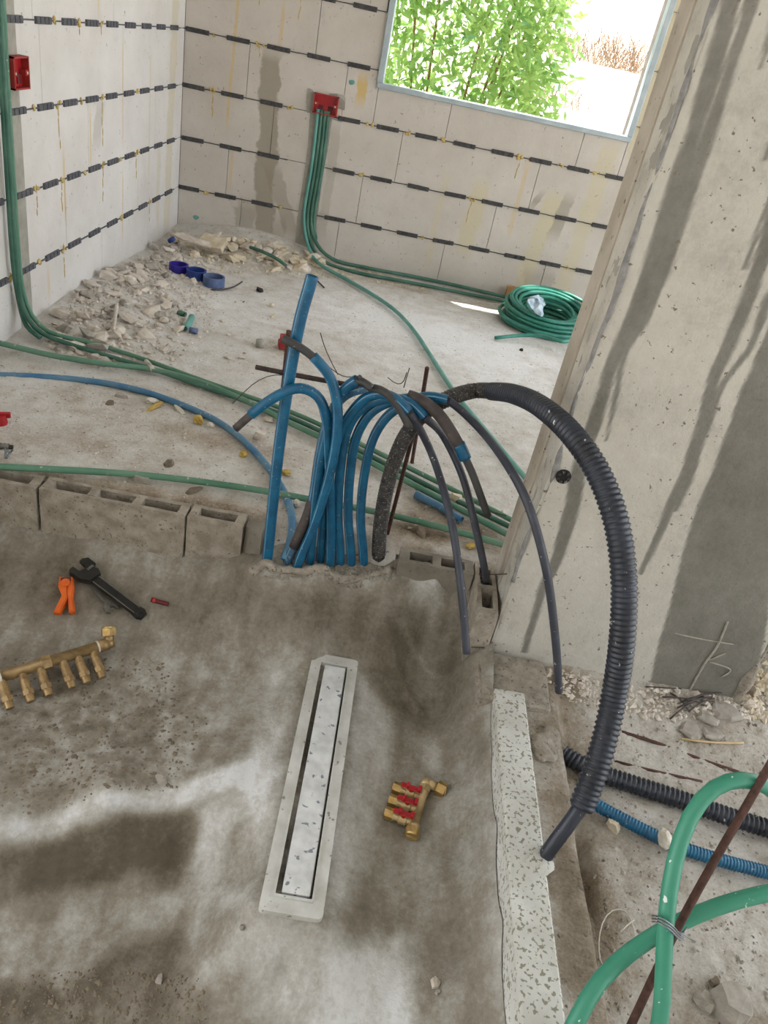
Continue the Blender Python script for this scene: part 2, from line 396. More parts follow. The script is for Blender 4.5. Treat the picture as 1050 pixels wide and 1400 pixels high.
def grid(name, x0, x1, y0, y1, step, hfun, tonefun, mat, keep=None):
    nx = int((x1 - x0) / step) + 1; ny = int((y1 - y0) / step) + 1
    gx, gy = np.meshgrid(np.linspace(x0, x1, nx), np.linspace(y0, y1, ny))
    gz = hfun(gx, gy); tn = tonefun(gx, gy, gz)
    V = np.stack([gx.ravel(), gy.ravel(), gz.ravel()], 1)
    idx = np.arange(nx * ny).reshape(ny, nx)
    F = np.stack([idx[:-1, :-1], idx[:-1, 1:], idx[1:, 1:], idx[1:, :-1]], -1).reshape(-1, 4)
    if keep is not None:
        k = keep(gx, gy).ravel(); F = F[k[F].all(1)]
    me = bpy.data.meshes.new(name)
    me.vertices.add(len(V)); me.vertices.foreach_set('co', V.ravel())
    me.loops.add(F.size); me.loops.foreach_set('vertex_index', F.ravel())
    me.polygons.add(len(F)); me.polygons.foreach_set('loop_start', np.arange(0, F.size, 4)); me.polygons.foreach_set('loop_total', np.full(len(F), 4))
    me.update(); me.validate()
    a = me.attributes.new('tone', 'FLOAT', 'POINT'); a.data.foreach_set('value', np.clip(tn, 0, 1).ravel().astype(np.float32))
    return link(name, me, mat, None, True)

# ================================================================== SETTING
WALL_X = -1.28; WALL_Y = 4.41; ROWS = [0.227 + .2487 * k for k in range(10)]
WIN = (-.283, 1.03, .90, 2.15)          # x0 x1 z0 z1
# ---- ceiling slab, unseen: added to keep sun out, overhang trims the window sun strip
c = MB().box((-3.2, -1.2, 2.70), (3.4, 4.92, 2.9)).build('ceiling_added', 'slab'); tag(c, kind='structure')
wfr = MB().box((-3.2, -1.4, -.6), (3.4, -1.2, 2.7)).build('wall_front_added', 'slab'); tag(wfr, kind='structure')  # unseen wall, added to shut out light from behind the camera
# ---- back wall: core, then single facing blocks with ties between the courses
def core_back():
    m = MB()
    y0, y1 = WALL_Y + .012, WALL_Y + .20
    m.box((WALL_X - .2, y0, -.3), (WIN[0], y1, 2.7)); m.box((WIN[1], y0, -.3), (3.4, y1, 2.7))
    m.box((WIN[0], y0, -.3), (WIN[1], y1, WIN[2])); m.box((WIN[0], y0, WIN[3]), (WIN[1], y1, 2.7))
    return m.build('wall_back', 'joint')
wall_back = tag(core_back(), kind='structure')
core_l = MB().box((WALL_X - .2, 1.0, -.5), (WALL_X - .012, WALL_Y + .012, 2.7)).build('wall_left', 'joint')
wall_left = tag(core_l, kind='structure')
def facing(parent, a0, a1, z0, z1, axis, mat):
    g = .0012
    if a1 - a0 < .03 or z1 - z0 < .03: return
    if axis == 0: lo, hi = (a0 + g, WALL_Y, z0 + g), (a1 - g, WALL_Y + .014, z1 - g)
    else: lo, hi = (WALL_X - .014, a0 + g, z0 + g), (WALL_X, a1 - g, z1 - g)
    MB().box(lo, hi, .0012).build('block', mat, parent)
courses = [0] + ROWS + [2.7]
joints_b = [[-.93, -.38, .22, .80, 1.3], [-1.02, -.29, .45, 1.12], [-.80, -.12, .62, 1.2], [-.95, -.45, .1, .8], [-.62, .0, .7], [-.9, -.3, .4]]
for i in range(len(courses) - 1):
    z0, z1 = courses[i], courses[i + 1]
    if z1 > 2.3 and i > 9: pass
    js = [WALL_X] + joints_b[i % 6] + [1.75, 2.4, 3.4]
    for a, b in zip(js[:-1], js[1:]):
        if z1 <= WIN[2] + .001 or b <= WIN[0] or a >= WIN[1] or z0 >= WIN[3]: facing(wall_back, a, b, z0, z1, 0, 'wall_back_face'); continue
        if z0 < WIN[2]: facing(wall_back, max(a, WIN[0]), min(b, WIN[1]), z0, WIN[2], 0, 'wall_back_face')
        if z1 > WIN[3]: facing(wall_back, max(a, WIN[0]), min(b, WIN[1]), WIN[3], z1, 0, 'wall_back_face')
        if a < WIN[0]: facing(wall_back, a, WIN[0], z0, z1, 0, 'wall_back_face')
        if b > WIN[1]: facing(wall_back, WIN[1], b, z0, z1, 0, 'wall_back_face')
joints_l = [[2.62, 3.3, 3.9], [2.95, 3.75], [2.5, 3.18, 3.98], [2.8, 3.55], [2.76, 3.45, 4.1], [2.95, 3.7]]
for i in range(len(courses) - 1):
    js = [1.0, 1.62 + .12 * (i % 3)] + joints_l[i % 6] + [WALL_Y]
    for a, b in zip(js[:-1], js[1:]): facing(wall_left, a, b, courses[i], courses[i + 1], 1, 'wall_left_face')
def tie_mesh(name, ln):
    m = MB()
    m.box((-ln / 2, -.004, -.0105), (ln / 2, .008, .0105), .001)
    for k in (-.40, -.14, .14, .40): m.box((ln * k - .010, -.0065, -.0095), (ln * k + .010, .002, .0095), .001)
    m.box((ln / 2, -.002, -.002), (ln / 2 + .045, .006, .002)); m.box((-ln / 2 - .045, -.002, -.002), (-ln / 2, .006, .002))
    bmesh.ops.recalc_face_normals(m.bm, faces=m.bm.faces[:])
    me = bpy.data.meshes.new(name); m.bm.to_mesh(me); m.bm.free(); return me
tm_b = tie_mesh('tie_back', .116); tm_b.materials.append(MATS['tie_black'])
tm_l = tie_mesh('tie_left', .110); tm_l.materials.append(MATS['tie_grey'])
for zi, z in enumerate(ROWS):
    for k in range(24):
        x = -1.225 + .2047 * k + (.01 if zi % 2 else 0)
        if x > 1.9: continue
        if WIN[2] - .02 < z < WIN[3] + .02 and WIN[0] - .08 < x < WIN[1] + .05: continue
        if -.62 < x < -.46 and z < .8: continue
        o = link('tie', tm_b, None, wall_back); o.location = (x, WALL_Y - .002, z); o.rotation_euler = (0, random.uniform(-.015, .015), 0)
    if WIN[2] < z < WIN[3]:                                   # cut stub beside the window
        MB().box((WIN[1] + .035, WALL_Y - .006, z - .01), (WIN[1] + .06, WALL_Y + .006, z + .01), .001).build('tie', 'tie_black', wall_back)
    for k in range(-7, 10):
        y = 2.415 + .2 * k + (.012 if zi % 2 else 0)
        if y > WALL_Y - .06: continue
        o = link('tie', tm_l, None, wall_left); o.location = (WALL_X + .002, y, z); o.rotation_euler = (0, 0, math.pi / 2)
# dried foam squeezed out of the joints
def foam(parent, axis, a, z, drip=0):
    m = MB()
    for _ in range(4):
        da, dz = random.uniform(-.018, .018), random.uniform(-.008, .008)
        c = (a + da, WALL_Y - .003, z + dz) if axis == 0 else (WALL_X + .003, a + da, z + dz)
        m.sphere(c, random.uniform(.004, .010), (1, .6, 1) if axis == 0 else (.6, 1, 1), 1)
    if drip:
        zz = z
        while zz > z - drip:
            da = random.uniform(-.004, .004); h = random.uniform(.02, .05)
            c = (a + da, WALL_Y - .001, zz) if axis == 0 else (WALL_X + .001, a + da, zz)
            m.sphere(c, .0035, (.8, .5, h / .007) if axis == 0 else (.5, .8, h / .007), 1); zz -= h * .9
    m.build('foam_residue', 'foam_yellow', parent)
for a, zi, dr in ((-1.12, 3, .0), (-.90, 3, .05), (-1.12, 2, .12), (-.72, 2, 0), (-.30, 2, 0), (-.10, 2, 0), (.10, 2, 0), (.51, 2, .10), (.72, 2, 0), (-1.12, 0, 0), (-.72, 0, .03),
                  (-.30, 1, 0), (.31, 1, .12), (.92, 2, 0), (-.72, 4, .12), (-.92, 4, .08), (.1, 0, 0), (.92, 0, 0)): foam(wall_back, 0, a, ROWS[zi], dr)
for a, zi, dr in ((2.72, 2, 0), (2.92, 2, .16), (3.12, 2, 0), (3.32, 2, .16), (3.72, 2, 0), (2.72, 1, .10), (2.92, 1, .12), (3.12, 1, 0), (3.32, 1, .15), (2.72, 0, 0), (2.92, 0, .1), (3.52, 0, 0),
                  (3.12, 3, .04), (2.92, 3, 0), (3.32, 3, .05), (3.72, 1, .1), (3.92, 0, .1), (3.52, 1, 0), (2.5, 0, .05)): foam(wall_left, 1, a, ROWS[zi], dr)
# mortared chases behind the conduit drops, small green paint spots
_ch = [Y(px, py, WALL_Y)[[0, 2]] for px, py in ((424, 150), (421, 200), (414, 250), (406, 300), (402, 350), (428, 352), (434, 300), (440, 250), (449, 200), (455, 155))]
_cv = [(a, WALL_Y - .0025, b) for a, b in _ch] + [(a, WALL_Y + .004, b) for a, b in _ch]; _n2 = len(_ch)
link('chase', mesh('chase', _cv, [tuple(range(_n2))[::-1]] + [(k, (k + 1) % _n2, _n2 + (k + 1) % _n2, _n2 + k) for k in range(_n2)]), 'mortar_grey', wall_back)
MB().box((WALL_X - .002, 2.55, .0), (WALL_X + .004, 2.635, 1.9), .002).jitter(.006, 14, 3).build('chase', 'mortar_grey', wall_left)
for px, py in ((481, 112), (268, 297)):
    p = Y(px, py, WALL_Y - .001)
    MB().sphere(p, .014, (1.2, .1, .9), 2).jitter(.004, 60).build('paint_spot', 'teal_pale', wall_back, True)
# ---- window
wf = thing('window_1', None, None, (0, 0, 0)); wf['kind'] = 'structure'
fw = .028
MB().box((WIN[0] - .01, WALL_Y - .012, WIN[2] - .004), (WIN[1] + .01, WALL_Y + .06, WIN[2] + .022), .003).build('bottom_rail', 'window_metal', wf)
MB().box((WIN[0] - .012, WALL_Y - .014, WIN[2] + .022), (WIN[0] + .02, WALL_Y + .06, WIN[3]), .003).build('side_rail', 'window_metal', wf)
MB().box((WIN[1] - .016, WALL_Y - .010, WIN[2] + .022), (WIN[1] + .012, WALL_Y + .06, WIN[3]), .003).build('side_rail', 'window_metal', wf)
MB().box((WIN[0] - .01, WALL_Y - .012, WIN[3]), (WIN[1] + .01, WALL_Y + .06, WIN[3] + .022), .003).build('top_rail', 'window_metal', wf)
MB().box((WIN[0], WALL_Y + .06, WIN[2] - .004), (WIN[1], WALL_Y + .23, WIN[2] + .008), .002).build('window_sill', 'slab', wf)

# ---- heights of the three floors
BLK_Y = 1.64
CTRL = [  # x, y, z of the cemented basin, surveyed
 (-1.3, 1.64, -.12), (-.9, 1.64, -.125), (-.6, 1.64, -.125), (-.3, 1.64, -.11), (-.2, 1.575, -.056), (-.05, 1.59, -.054), (.11, 1.61, -.056), (-.2, 1.60, -.062), (-.05, 1.625, -.062), (.11, 1.65, -.06), (.15, 1.62, -.05), (.15, 1.66, -.045), (.25, 1.622, -.05), (.335, 1.622, -.06), (.25, 1.60, -.12), (.335, 1.59, -.13),
 (-.2, 1.66, -.06), (.1, 1.68, -.06), (.3, 1.66, -.06), (-.3, 1.68, -.1), (-.9, 1.68, -.12),
 (-1.3, 1.52, -.20), (-.9, 1.52, -.205), (-.6, 1.53, -.205), (-.35, 1.54, -.19), (-.19, 1.535, -.135), (0, 1.55, -.125), (.12, 1.565, -.14), (.25, 1.54, -.21), (.33, 1.50, -.22),
 (-1.2, 1.4, -.265), (-.8, 1.4, -.26), (-.5, 1.42, -.255), (-.25, 1.44, -.245), (.03, 1.47, -.235), (.2, 1.42, -.26), (.32, 1.36, -.255),
 (-1.2, 1.2, -.28), (-.8, 1.2, -.29), (-.5, 1.2, -.285), (-.25, 1.25, -.275), (-1.2, 1.0, -.29), (-.8, 1.0, -.285), (-.5, 1.02, -.285), (-.3, 1.1, -.28),
 (-.95, .80, -.26), (-.56, .915, -.255), (-.38, .995, -.25), (-.17, 1.085, -.25), (-.75, .86, -.258), (-.56, .885, -.262), (-.38, .965, -.258), (-.19, 1.05, -.262),
 (-.95, .70, -.40), (-.53, .815, -.405), (-.36, .885, -.405), (-.21, .955, -.38), (-.72, .765, -.405),
 (-.9, .55, -.42), (-.5, .66, -.43), (-.3, .72, -.415), (-.15, .80, -.385), (-.1, .92, -.33), (-.1, 1.05, -.265), (-.08, 1.2, -.25), (-.1, 1.35, -.25),
 (-.042, .8, -.238), (-.042, 1.0, -.234), (-.042, 1.3, -.232), (-.07, .85, -.29), (.1, .8, -.244), (.1, 1.1, -.240), (.1, 1.4, -.238), (.13, .9, -.27), (.13, 1.1, -.262), (.13, 1.3, -.255), (.03, 1.46, -.238), (.03, 1.2, -.255), (.03, .9, -.255),
 (.03, .775, -.237), (-.03, .775, -.240), (.09, .775, -.237), (.03, .71, -.30), (-.05, .6, -.37), (.1, .6, -.35), (-.3, .5, -.43), (0, .4, -.38), (.2, .4, -.35), (-.7, .3, -.44), (-1.2, .4, -.42),
 (.18, .7, -.31), (.17, .9, -.29), (.17, 1.1, -.275), (.18, 1.3, -.265), (.3, .6, -.315), (.3, .8, -.30), (.3, 1.0, -.285), (.3, 1.2, -.275), (-1.3, .8, -.28),
 (.365, .4, -.29), (.365, .6, -.285), (.365, .8, -.275), (.365, 1.0, -.265), (.365, 1.2, -.25), (.405, .4, -.185), (.405, .6, -.18), (.405, .8, -.178), (.405, 1.0, -.175), (.405, 1.2, -.172), (.40, 1.33, -.145), (.375, 1.36, -.14), (.365, 1.46, -.135), (.33, 1.42, -.23)]
_c = np.array(CTRL); 
def _phi(r): return np.sqrt(r * r + 2e-4)
_A = _phi(np.linalg.norm(_c[:, None, :2] - _c[None, :, :2], axis=2)); _n = len(_c)
_K = np.zeros((_n + 1, _n + 1)); _K[:_n, :_n] = _A; _K[:_n, _n] = 1; _K[_n, :_n] = 1
_w = np.linalg.solve(_K, np.r_[_c[:, 2], 0])
def pit_base(x, y):
    x = np.asarray(x, float); y = np.asarray(y, float); z = np.full(x.shape, _w[_n])
    for k in range(_n):
        z = z + _w[k] * np.sqrt((x - _c[k, 0]) ** 2 + (y - _c[k, 1]) ** 2 + 2e-4)
    return z
def rough_mask(x, y):   # dirt-covered shelf and the bottom-left debris
    a = np.exp(-(((x + .55) / .42) ** 2 + ((y - 1.16) / .17) ** 2) ** 2) + np.exp(-(((x + .38) / .22) ** 2 + ((y - .58) / .14) ** 2) ** 2)
    return np.clip(a, 0, 1)
def pit_h(x, y):
    z = pit_base(x, y)
    z = z + fbm(x, y, 5, 3, 11) * .012 + fbm(x * 2.2, y * .9, 16, 3, 21) * .006 + fbm(x, y, 60, 3, 31) * .0025
    z = z + rough_mask(x, y) * (fbm(x, y, 34, 4, 41) * .014 + np.maximum(fbm(x, y, 70, 2, 51), .1) * .008)
    # ragged mound where the pipes come out
    m = np.exp(-(((x + .05) / .2) ** 2 + ((y - 1.62) / .035) ** 2))
    z = z + m * fbm(x, y, 45, 3, 61) * .02
    # hand-trowelled scrape between the pipes and the drain
    d = np.abs((x - .13) * .80 - (1.56 - y) * .60 + .0) ; s = np.exp(-(d / .012) ** 2) * ((x > .1) & (x < .30) & (y > 1.38)) * .006
    return z + s
_h = lambda px, py, hf: march(px, py, hf)
def march(px, py, hf):
    d = ray(px, py); d = d / np.linalg.norm(d); lo, hi = .4, 6.0
    t = lo
    while t < hi:
        p = CAMPOS + d * t
        if p[2] < float(hf(np.array(p[0]), np.array(p[1]))): break
        t += .01
    a, b = t - .01, t
    for _ in range(20):
        q = (a + b) / 2; p = CAMPOS + d * q
        if p[2] < float(hf(np.array(p[0]), np.array(p[1]))): b = q
        else: a = q
    return CAMPOS + d * b
PITP = lambda px, py: march(px, py, pit_base)
POLY = [
 ([(0, 1168), (100, 1142), (200, 1114), (255, 1106), (272, 1130), (262, 1180), (240, 1215), (215, 1226), (205, 1192), (100, 1212), (0, 1238)], -.27, .010),  # darker tone over the left step face
 ([(-40, 1128), (0, 1120), (100, 1100), (200, 1080), (300, 1050), (350, 1040), (340, 1075), (260, 1098), (200, 1108), (100, 1134), (0, 1160), (-40, 1170)], .30, .010),
 ([(270, 1110), (330, 1040), (380, 1000), (385, 1060), (360, 1160), (340, 1240), (280, 1230), (265, 1180)], .22, .020),
 ([(322, 1122), (350, 1112), (356, 1195), (330, 1220), (306, 1205), (302, 1160)], -.16, .006),
 ([(330, 1262), (440, 1270), (560, 1280), (565, 1430), (400, 1430), (280, 1330)], .22, .03), ([(470, 1300), (550, 1290), (555, 1430), (420, 1430)], .26, .025),
 ([(0, 1285), (100, 1245), (220, 1200), (270, 1230), (200, 1285), (120, 1332), (0, 1352)], .12, .02),
 ([(-40, 1352), (100, 1345), (175, 1275), (240, 1280), (262, 1350), (290, 1430), (-40, 1430)], -.24, .02),
 ([(545, 850), (640, 850), (650, 960), (600, 1000), (520, 960), (500, 890)], -.17, .03), ([(350, 800), (520, 815), (560, 870), (500, 890), (420, 880), (340, 870)], -.16, .03),
 ([(-40, 740), (340, 785), (330, 835), (-40, 835)], -.13, .03), ([(340, 775), (540, 785), (520, 812), (350, 800)], .10, .015), ([(555, 780), (610, 785), (600, 825), (565, 822)], .26, .02),
 ([(485, 910), (540, 980), (525, 1100), (475, 1240), (448, 1240)], .20, .02), ([(360, 920), (420, 890), (400, 1000), (370, 1100), (330, 1060)], .16, .025),
 ([(560, 1150), (650, 1150), (660, 1430), (600, 1430)], .03, .03), ([(664, 960), (690, 960), (712, 1430), (680, 1430)], .12, .01),
 ([(0, 870), (150, 850), (330, 900), (300, 1030), (150, 1085), (0, 1105)], -.03, .03), ([(150, 905), (260, 880), (300, 920), (200, 960)], .10, .02), ([(20, 1010), (150, 1000), (200, 1040), (60, 1080)], .08, .02), ([(540, 845), (556, 850), (612, 925), (598, 928)], .16, .008)]
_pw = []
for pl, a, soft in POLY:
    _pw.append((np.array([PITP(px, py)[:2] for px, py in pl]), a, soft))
def poly_sd(x, y, P_):
    d = np.full(x.shape, 1e9); ins = np.zeros(x.shape, bool); n = len(P_)
    for i in range(n):
        ax, ay = P_[i]; bx, by = P_[(i + 1) % n]; ex, ey = bx - ax, by - ay
        t = np.clip(((x - ax) * ex + (y - ay) * ey) / (ex * ex + ey * ey + 1e-12), 0, 1)
        d = np.minimum(d, np.hypot(x - ax - t * ex, y - ay - t * ey))
        c_ = ((ay > y) != (by > y)) & (x < ex * (y - ay) / (ey if abs(ey) > 1e-12 else 1e-12) + ax); ins ^= c_
    return np.where(ins, -d, d)
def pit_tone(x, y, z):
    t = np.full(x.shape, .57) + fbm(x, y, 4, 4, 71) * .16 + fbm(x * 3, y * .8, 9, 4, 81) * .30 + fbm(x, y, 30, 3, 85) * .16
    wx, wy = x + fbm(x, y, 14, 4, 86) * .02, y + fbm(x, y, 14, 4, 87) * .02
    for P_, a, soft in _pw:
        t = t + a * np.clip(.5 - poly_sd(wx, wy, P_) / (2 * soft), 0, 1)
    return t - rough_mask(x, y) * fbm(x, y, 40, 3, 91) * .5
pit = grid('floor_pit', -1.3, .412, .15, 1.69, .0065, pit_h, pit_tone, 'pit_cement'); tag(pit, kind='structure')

def fl_h(x, y):
    return fbm(x, y, 4, 3, 101) * .008 + fbm(x, y, 40, 3, 111) * .004 - .002 + .0 * x
HEAP = lambda x, y: np.exp(-((x - WALL_X) / .30) ** 2) * np.exp(-((y - 3.0) / .75) ** 2) * .05 + np.exp(-((y - WALL_Y) / .22) ** 2) * np.exp(-((x + .85) / .42) ** 2) * .085
def floor_h(x, y):
    return fl_h(x, y) + HEAP(x, y) - .085 * np.clip((1.73 - y) / .09, 0, 1)
FT = []
for px, py, rx, ry, a in [(640, 470, 110, 50, .35), (500, 430, 90, 40, .3), (700, 500, 60, 50, .2), (300, 600, 140, 14, -.05), (560, 395, 60, 8, -.25), (470, 365, 60, 12, -.25), (640, 730, 70, 18, -.42), (560, 720, 60, 22, -.3), (470, 762, 80, 16, -.35), (150, 665, 150, 10, -.38), (300, 690, 60, 10, -.35),
                          (330, 610, 60, 14, -.2), (380, 650, 30, 30, -.12), (250, 590, 40, 10, -.1), (110, 610, 110, 24, -.14), (130, 545, 50, 14, -.14), (600, 690, 50, 15, -.2), (400, 360, 60, 10, -.1), (690, 415, 40, 8, -.2), (20, 545, 60, 40, .0), (300, 420, 60, 30, .15), (180, 420, 90, 40, .0)]:
    p = Z(px, py); dep = -(CAMROT.T @ (p - CAMPOS))[2]; FT.append((p[0], p[1], rx * dep / FPX * 1.2, ry * dep / FPX * 2.0, a))
def floor_tone(x, y, z):
    t = np.full(x.shape, .62) + fbm(x, y, 3, 4, 121) * .22 + fbm(x, y, 24, 4, 131) * .42
    for cx, cy, rx, ry, a in FT: t = t + a * np.exp(-(((x - cx) / rx) ** 2 + ((y - cy) / ry) ** 2))
    return t
fl = grid('floor', WALL_X - .02, 3.4, 1.60, WALL_Y + .02, .0125, floor_h, floor_tone, 'screed', lambda x, y: (y > 1.69) | ((x > -.225) & (x < .146) & (y > 1.63))); tag(fl, kind='structure')
fl2 = MB().box((-3.2, -1.2, -.6), (3.4, 4.5, -.48)).build('floor_base', 'dry_soil'); tag(fl2, kind='structure')
lf = MB().box((-3.2, 1.0, -.3), (WALL_X - .2, 4.5, -.01)).build('floor_outside_left', 'slab'); tag(lf, kind='structure')

def gr_h(x, y):
    z = np.where(x < .583, -.143, -.20) + 0 * y
    s = np.clip((x - .575) / .02, 0, 1); z = -.143 * (1 - s) - .20 * s
    z = z + np.clip((y - 1.2) / .3, 0, 1) * .07 * s                 # rises to the pillar foot
    back = np.clip((y - 1.62) / .08, 0, 1); z = z * (1 - back) + (-.004) * back
    gap = np.exp(-(((x - .60) / .02) ** 2 + ((y - .98) / .10) ** 2)) * .04
    z = z - gap + fbm(x, y, 6, 3, 141) * .02 + fbm(x, y, 40, 4, 151) * .012 * (.4 + .6 * s)
    return z
GT = []
for px, py, rx, ry, a in [(770, 1010, 30, 50, -.25), (770, 1200, 30, 120, -.30), (830, 1230, 30, 60, -.2), (800, 1330, 30, 80, -.2), (960, 960, 60, 30, .05), (960, 1200, 80, 50, .12), (980, 1320, 70, 50, .08), (1030, 905, 20, 12, -.3), (930, 1110, 90, 10, .15), (900, 1010, 80, 30, .05), (760, 950, 20, 20, -.25), (1020, 1390, 30, 20, -.2)]:
    p = Z(px, py, -.17); dep = -(CAMROT.T @ (p - CAMPOS))[2]; GT.append((p[0], p[1], rx * dep / FPX * 1.2, ry * dep / FPX * 1.6, a))
def gr_tone(x, y, z):
    t = np.full(x.shape, .60) + fbm(x, y, 5, 4, 161) * .3 + fbm(x, y, 30, 3, 171) * .35
    for cx, cy, rx, ry, a in GT: t = t + a * np.exp(-(((x - cx) / rx) ** 2 + ((y - cy) / ry) ** 2))
    return t
gr = grid('floor_ground', .486, 3.4, .1, 1.70, .0095, gr_h, gr_tone, 'ground_dirt'); tag(gr, kind='structure')
GRP = lambda px, py: march(px, py, gr_h)

# ---- concrete wall stub at the right (all four sides, wet runs as tone)
PX0, PX1, PY0, PY1 = .409, 1.075, 1.488, 1.672
BANDS = []   # polylines on the near face: (points [(px,py)], half width px, tone)
def bandpts(pl): return np.array([[*Y(px, py, PY0)[[0, 2]]] for px, py in pl])
for pl, w, a in [
  ([(1010, -60), (997, 0), (973, 95), (942, 190), (914, 293), (883, 400), (845, 480), (828, 533), (810, 587), (789, 653), (774, 720), (763, 757), (738, 814), (718, 890)], [10, 10, 10, 9, 14, 15, 10, 8, 11, 11, 12, 10, 7, 5], -.46),
  ([(1050, -60), (1027, 0), (996, 95), (963, 190), (932, 293), (902, 380), (882, 430), (857, 480), (845, 533), (830, 600)], [8, 8, 6, 8, 8, 9, 7, 4, 3.5, 2], -.42),
  ([(1075, 250), (1043, 350), (1022, 407), (997, 464), (975, 521), (964, 570), (938, 650), (917, 690), (900, 730), (877, 782)], [10, 9, 9, 10, 9, 9, 11, 8, 6, 4], -.44),
  ([(1075, 370), (1045, 415), (1025, 475), (990, 525), (965, 590), (940, 660), (925, 697)], [6, 6, 5, 4, 4, 4, 3], -.42),
  ([(1075, 230), (1048, 290), (1018, 365)], [4, 3, 2.5], -.40),
  ([(1260, 150), (1190, 300), (1110, 450), (1065, 560), (1017, 700), (990, 800), (965, 920), (958, 960)], [90, 80, 60, 60, 70, 80, 95, 98], -.45),
  ([(1060, 20), (1040, 90)], [5, 3], -.31), ([(1052, 195), (1046, 215)], [3, 3], -.31),
  ]:
    P_ = bandpts(pl)
    if pl[0][1] < 200 and pl[0] != (1060, 20) and pl[0][0] != 1052:
        P_ = np.vstack([[[min(P_[0, 0] + .06, .98), 2.68]], P_]); w = [w[0]] + list(w)
    dep = 1.45 if pl[0][1] < 400 else 1.7
    BANDS.append((P_, np.array(w) * 1.5 / FPX, a))
def pillar_tone_near(x, z):
    t = np.full(x.shape, .64) + fbm(x, z, 4, 4, 201) * .25 + fbm(x, z, 40, 3, 211) * .12
    wx = x + fbm(x, z, 9, 3, 221) * .012
    for P_, W_, a in BANDS:
        o = np.argsort(P_[:, 1]); zc = P_[o, 1]; xc = np.interp(z, zc, P_[o, 0]); wc = np.interp(z, zc, W_[o])
        inside = (z > zc[0] - .005) & (z < zc[-1] + .005)
        f = np.clip((wc - np.abs(wx - xc)) / .006 + .5, 0, 1) * inside
        t = t * (1 - f) + (.64 + a * 1.15 + .12 * fbm(x, z, 14, 3, 231)) * f if a < -.3 else t + a * f
    return t
def face_grid(name, A, U, V, nu, nv, disp, tonef, parent, mat):
    A, U, V = map(lambda q: np.array(q, float), (A, U, V)); nrm = np.cross(U, V); nrm /= np.linalg.norm(nrm)
    s, t = np.meshgrid(np.linspace(0, 1, nu), np.linspace(0, 1, nv))
    P_ = A + s[..., None] * U + t[..., None] * V
    P_ = P_ + disp(P_, s, t)[..., None] * nrm
    idx = np.arange(nu * nv).reshape(nv, nu)
    F = np.stack([idx[:-1, :-1], idx[:-1, 1:], idx[1:, 1:], idx[1:, :-1]], -1).reshape(-1, 4)
    me = bpy.data.meshes.new(name); Vv = P_.reshape(-1, 3)
    me.from_pydata(Vv.tolist(), [], F.tolist()); me.update()
    a = me.attributes.new('tone', 'FLOAT', 'POINT'); a.data.foreach_set('value', np.clip(tonef(P_, s, t), 0, 1).ravel().astype(np.float32))
    return link(name, me, mat, parent, True)
wr = tag(MB().box((PX0 + .006, PY0 + .006, -.32), (PX1 - .006, PY1 - .006, 2.7)).build('wall_right', 'mortar_grey'), kind='structure')
face_grid('concrete_face', (PX0, PY0, -.32), (PX1 - PX0, 0, 0), (0, 0, 3.02), 110, 500,
          lambda P_, s, t: fbm(P_[..., 0], P_[..., 2], 5, 3, 301) * .003 + fbm(P_[..., 0], P_[..., 2], 60, 3, 311) * .0015 * (s > 0) * (s < 1) - np.exp(-s * (PX1 - PX0) / .008) * np.abs(fbm(P_[..., 0], P_[..., 2], 12, 3, 305)) * .02,
          lambda P_, s, t: pillar_tone_near(P_[..., 0], P_[..., 2]), wr, 'pillar_face')
def end_tone(P_, s, t):
    y, z = P_[..., 1], P_[..., 2]
    edge = .52 + fbm(z, z * 0, 3, 3, 321) * .05
    v = .60 + fbm(y, z, 14, 4, 331) * .4
    wavy = (1 - s) * (PY1 - PY0)
    return v
face_grid('concrete_face', (PX0, PY1, -.32), (0, -(PY1 - PY0), 0), (0, 0, 3.02), 40, 500,
          lambda P_, s, t: -.004 * (s > .5) + (s > .5) * (s < .98) * fbm(P_[..., 1], P_[..., 2], 26, 4, 341) * .016 - (s >= .98) * .003, end_tone, wr, 'pillar_face')
face_grid('concrete_face', (PX1, PY0, -.32), (0, PY1 - PY0, 0), (0, 0, 3.02), 40, 300, lambda P_, s, t: fbm(P_[..., 1], P_[..., 2], 20, 3, 351) * .008 * (s > 0) * (s < 1), end_tone, wr, 'pillar_face')
face_grid('concrete_face', (PX1, PY1, -.32), (-(PX1 - PX0), 0, 0), (0, 0, 3.02), 40, 100, lambda P_, s, t: s * 0, lambda P_, s, t: .6 + s * 0, wr, 'pillar_face')
plain('end_strip', srgb(186, 176, 162), srgb(164, 153, 138), 9, .9, speck=(srgb(120, 104, 88), 60, .68), bmp=.4)
MB().box((PX0 - .006, PY1 - .085, .02), (PX0 + .004, PY1 + .004, 2.7), .002).jitter(.003, 9, 4).build('edge_strip', 'end_strip', wr)
# wavy mortar seam along the near arris, and the ragged slurry at the right arris
def seam(name, x, y, z0, z1, r, mat, s):
    zs = np.arange(z0, z1, .02); pts = np.stack([x + fbm(zs, zs * 0, 5, 3, s) * .02, np.full(len(zs), y), zs], 1)
    rad = r * (1 + 2.6 * fbm(zs, zs * 0 + 3, 14, 4, s + 5))
    link(name, tube_mesh(name, pts, np.maximum(rad, r * .3), 8, (False, False)), mat, wr)
plain('seam_grey', srgb(150, 147, 144), srgb(118, 115, 114), 50, .9, bmp=.6)
seam('mortar_seam', PX0 + .004, PY0 + .003, .10, 2.65, .0050, 'seam_grey', 401)
seam('mortar_seam', PX1 - .004, PY0 + .004, -.2, 2.65, .010, 'mortar', 411)
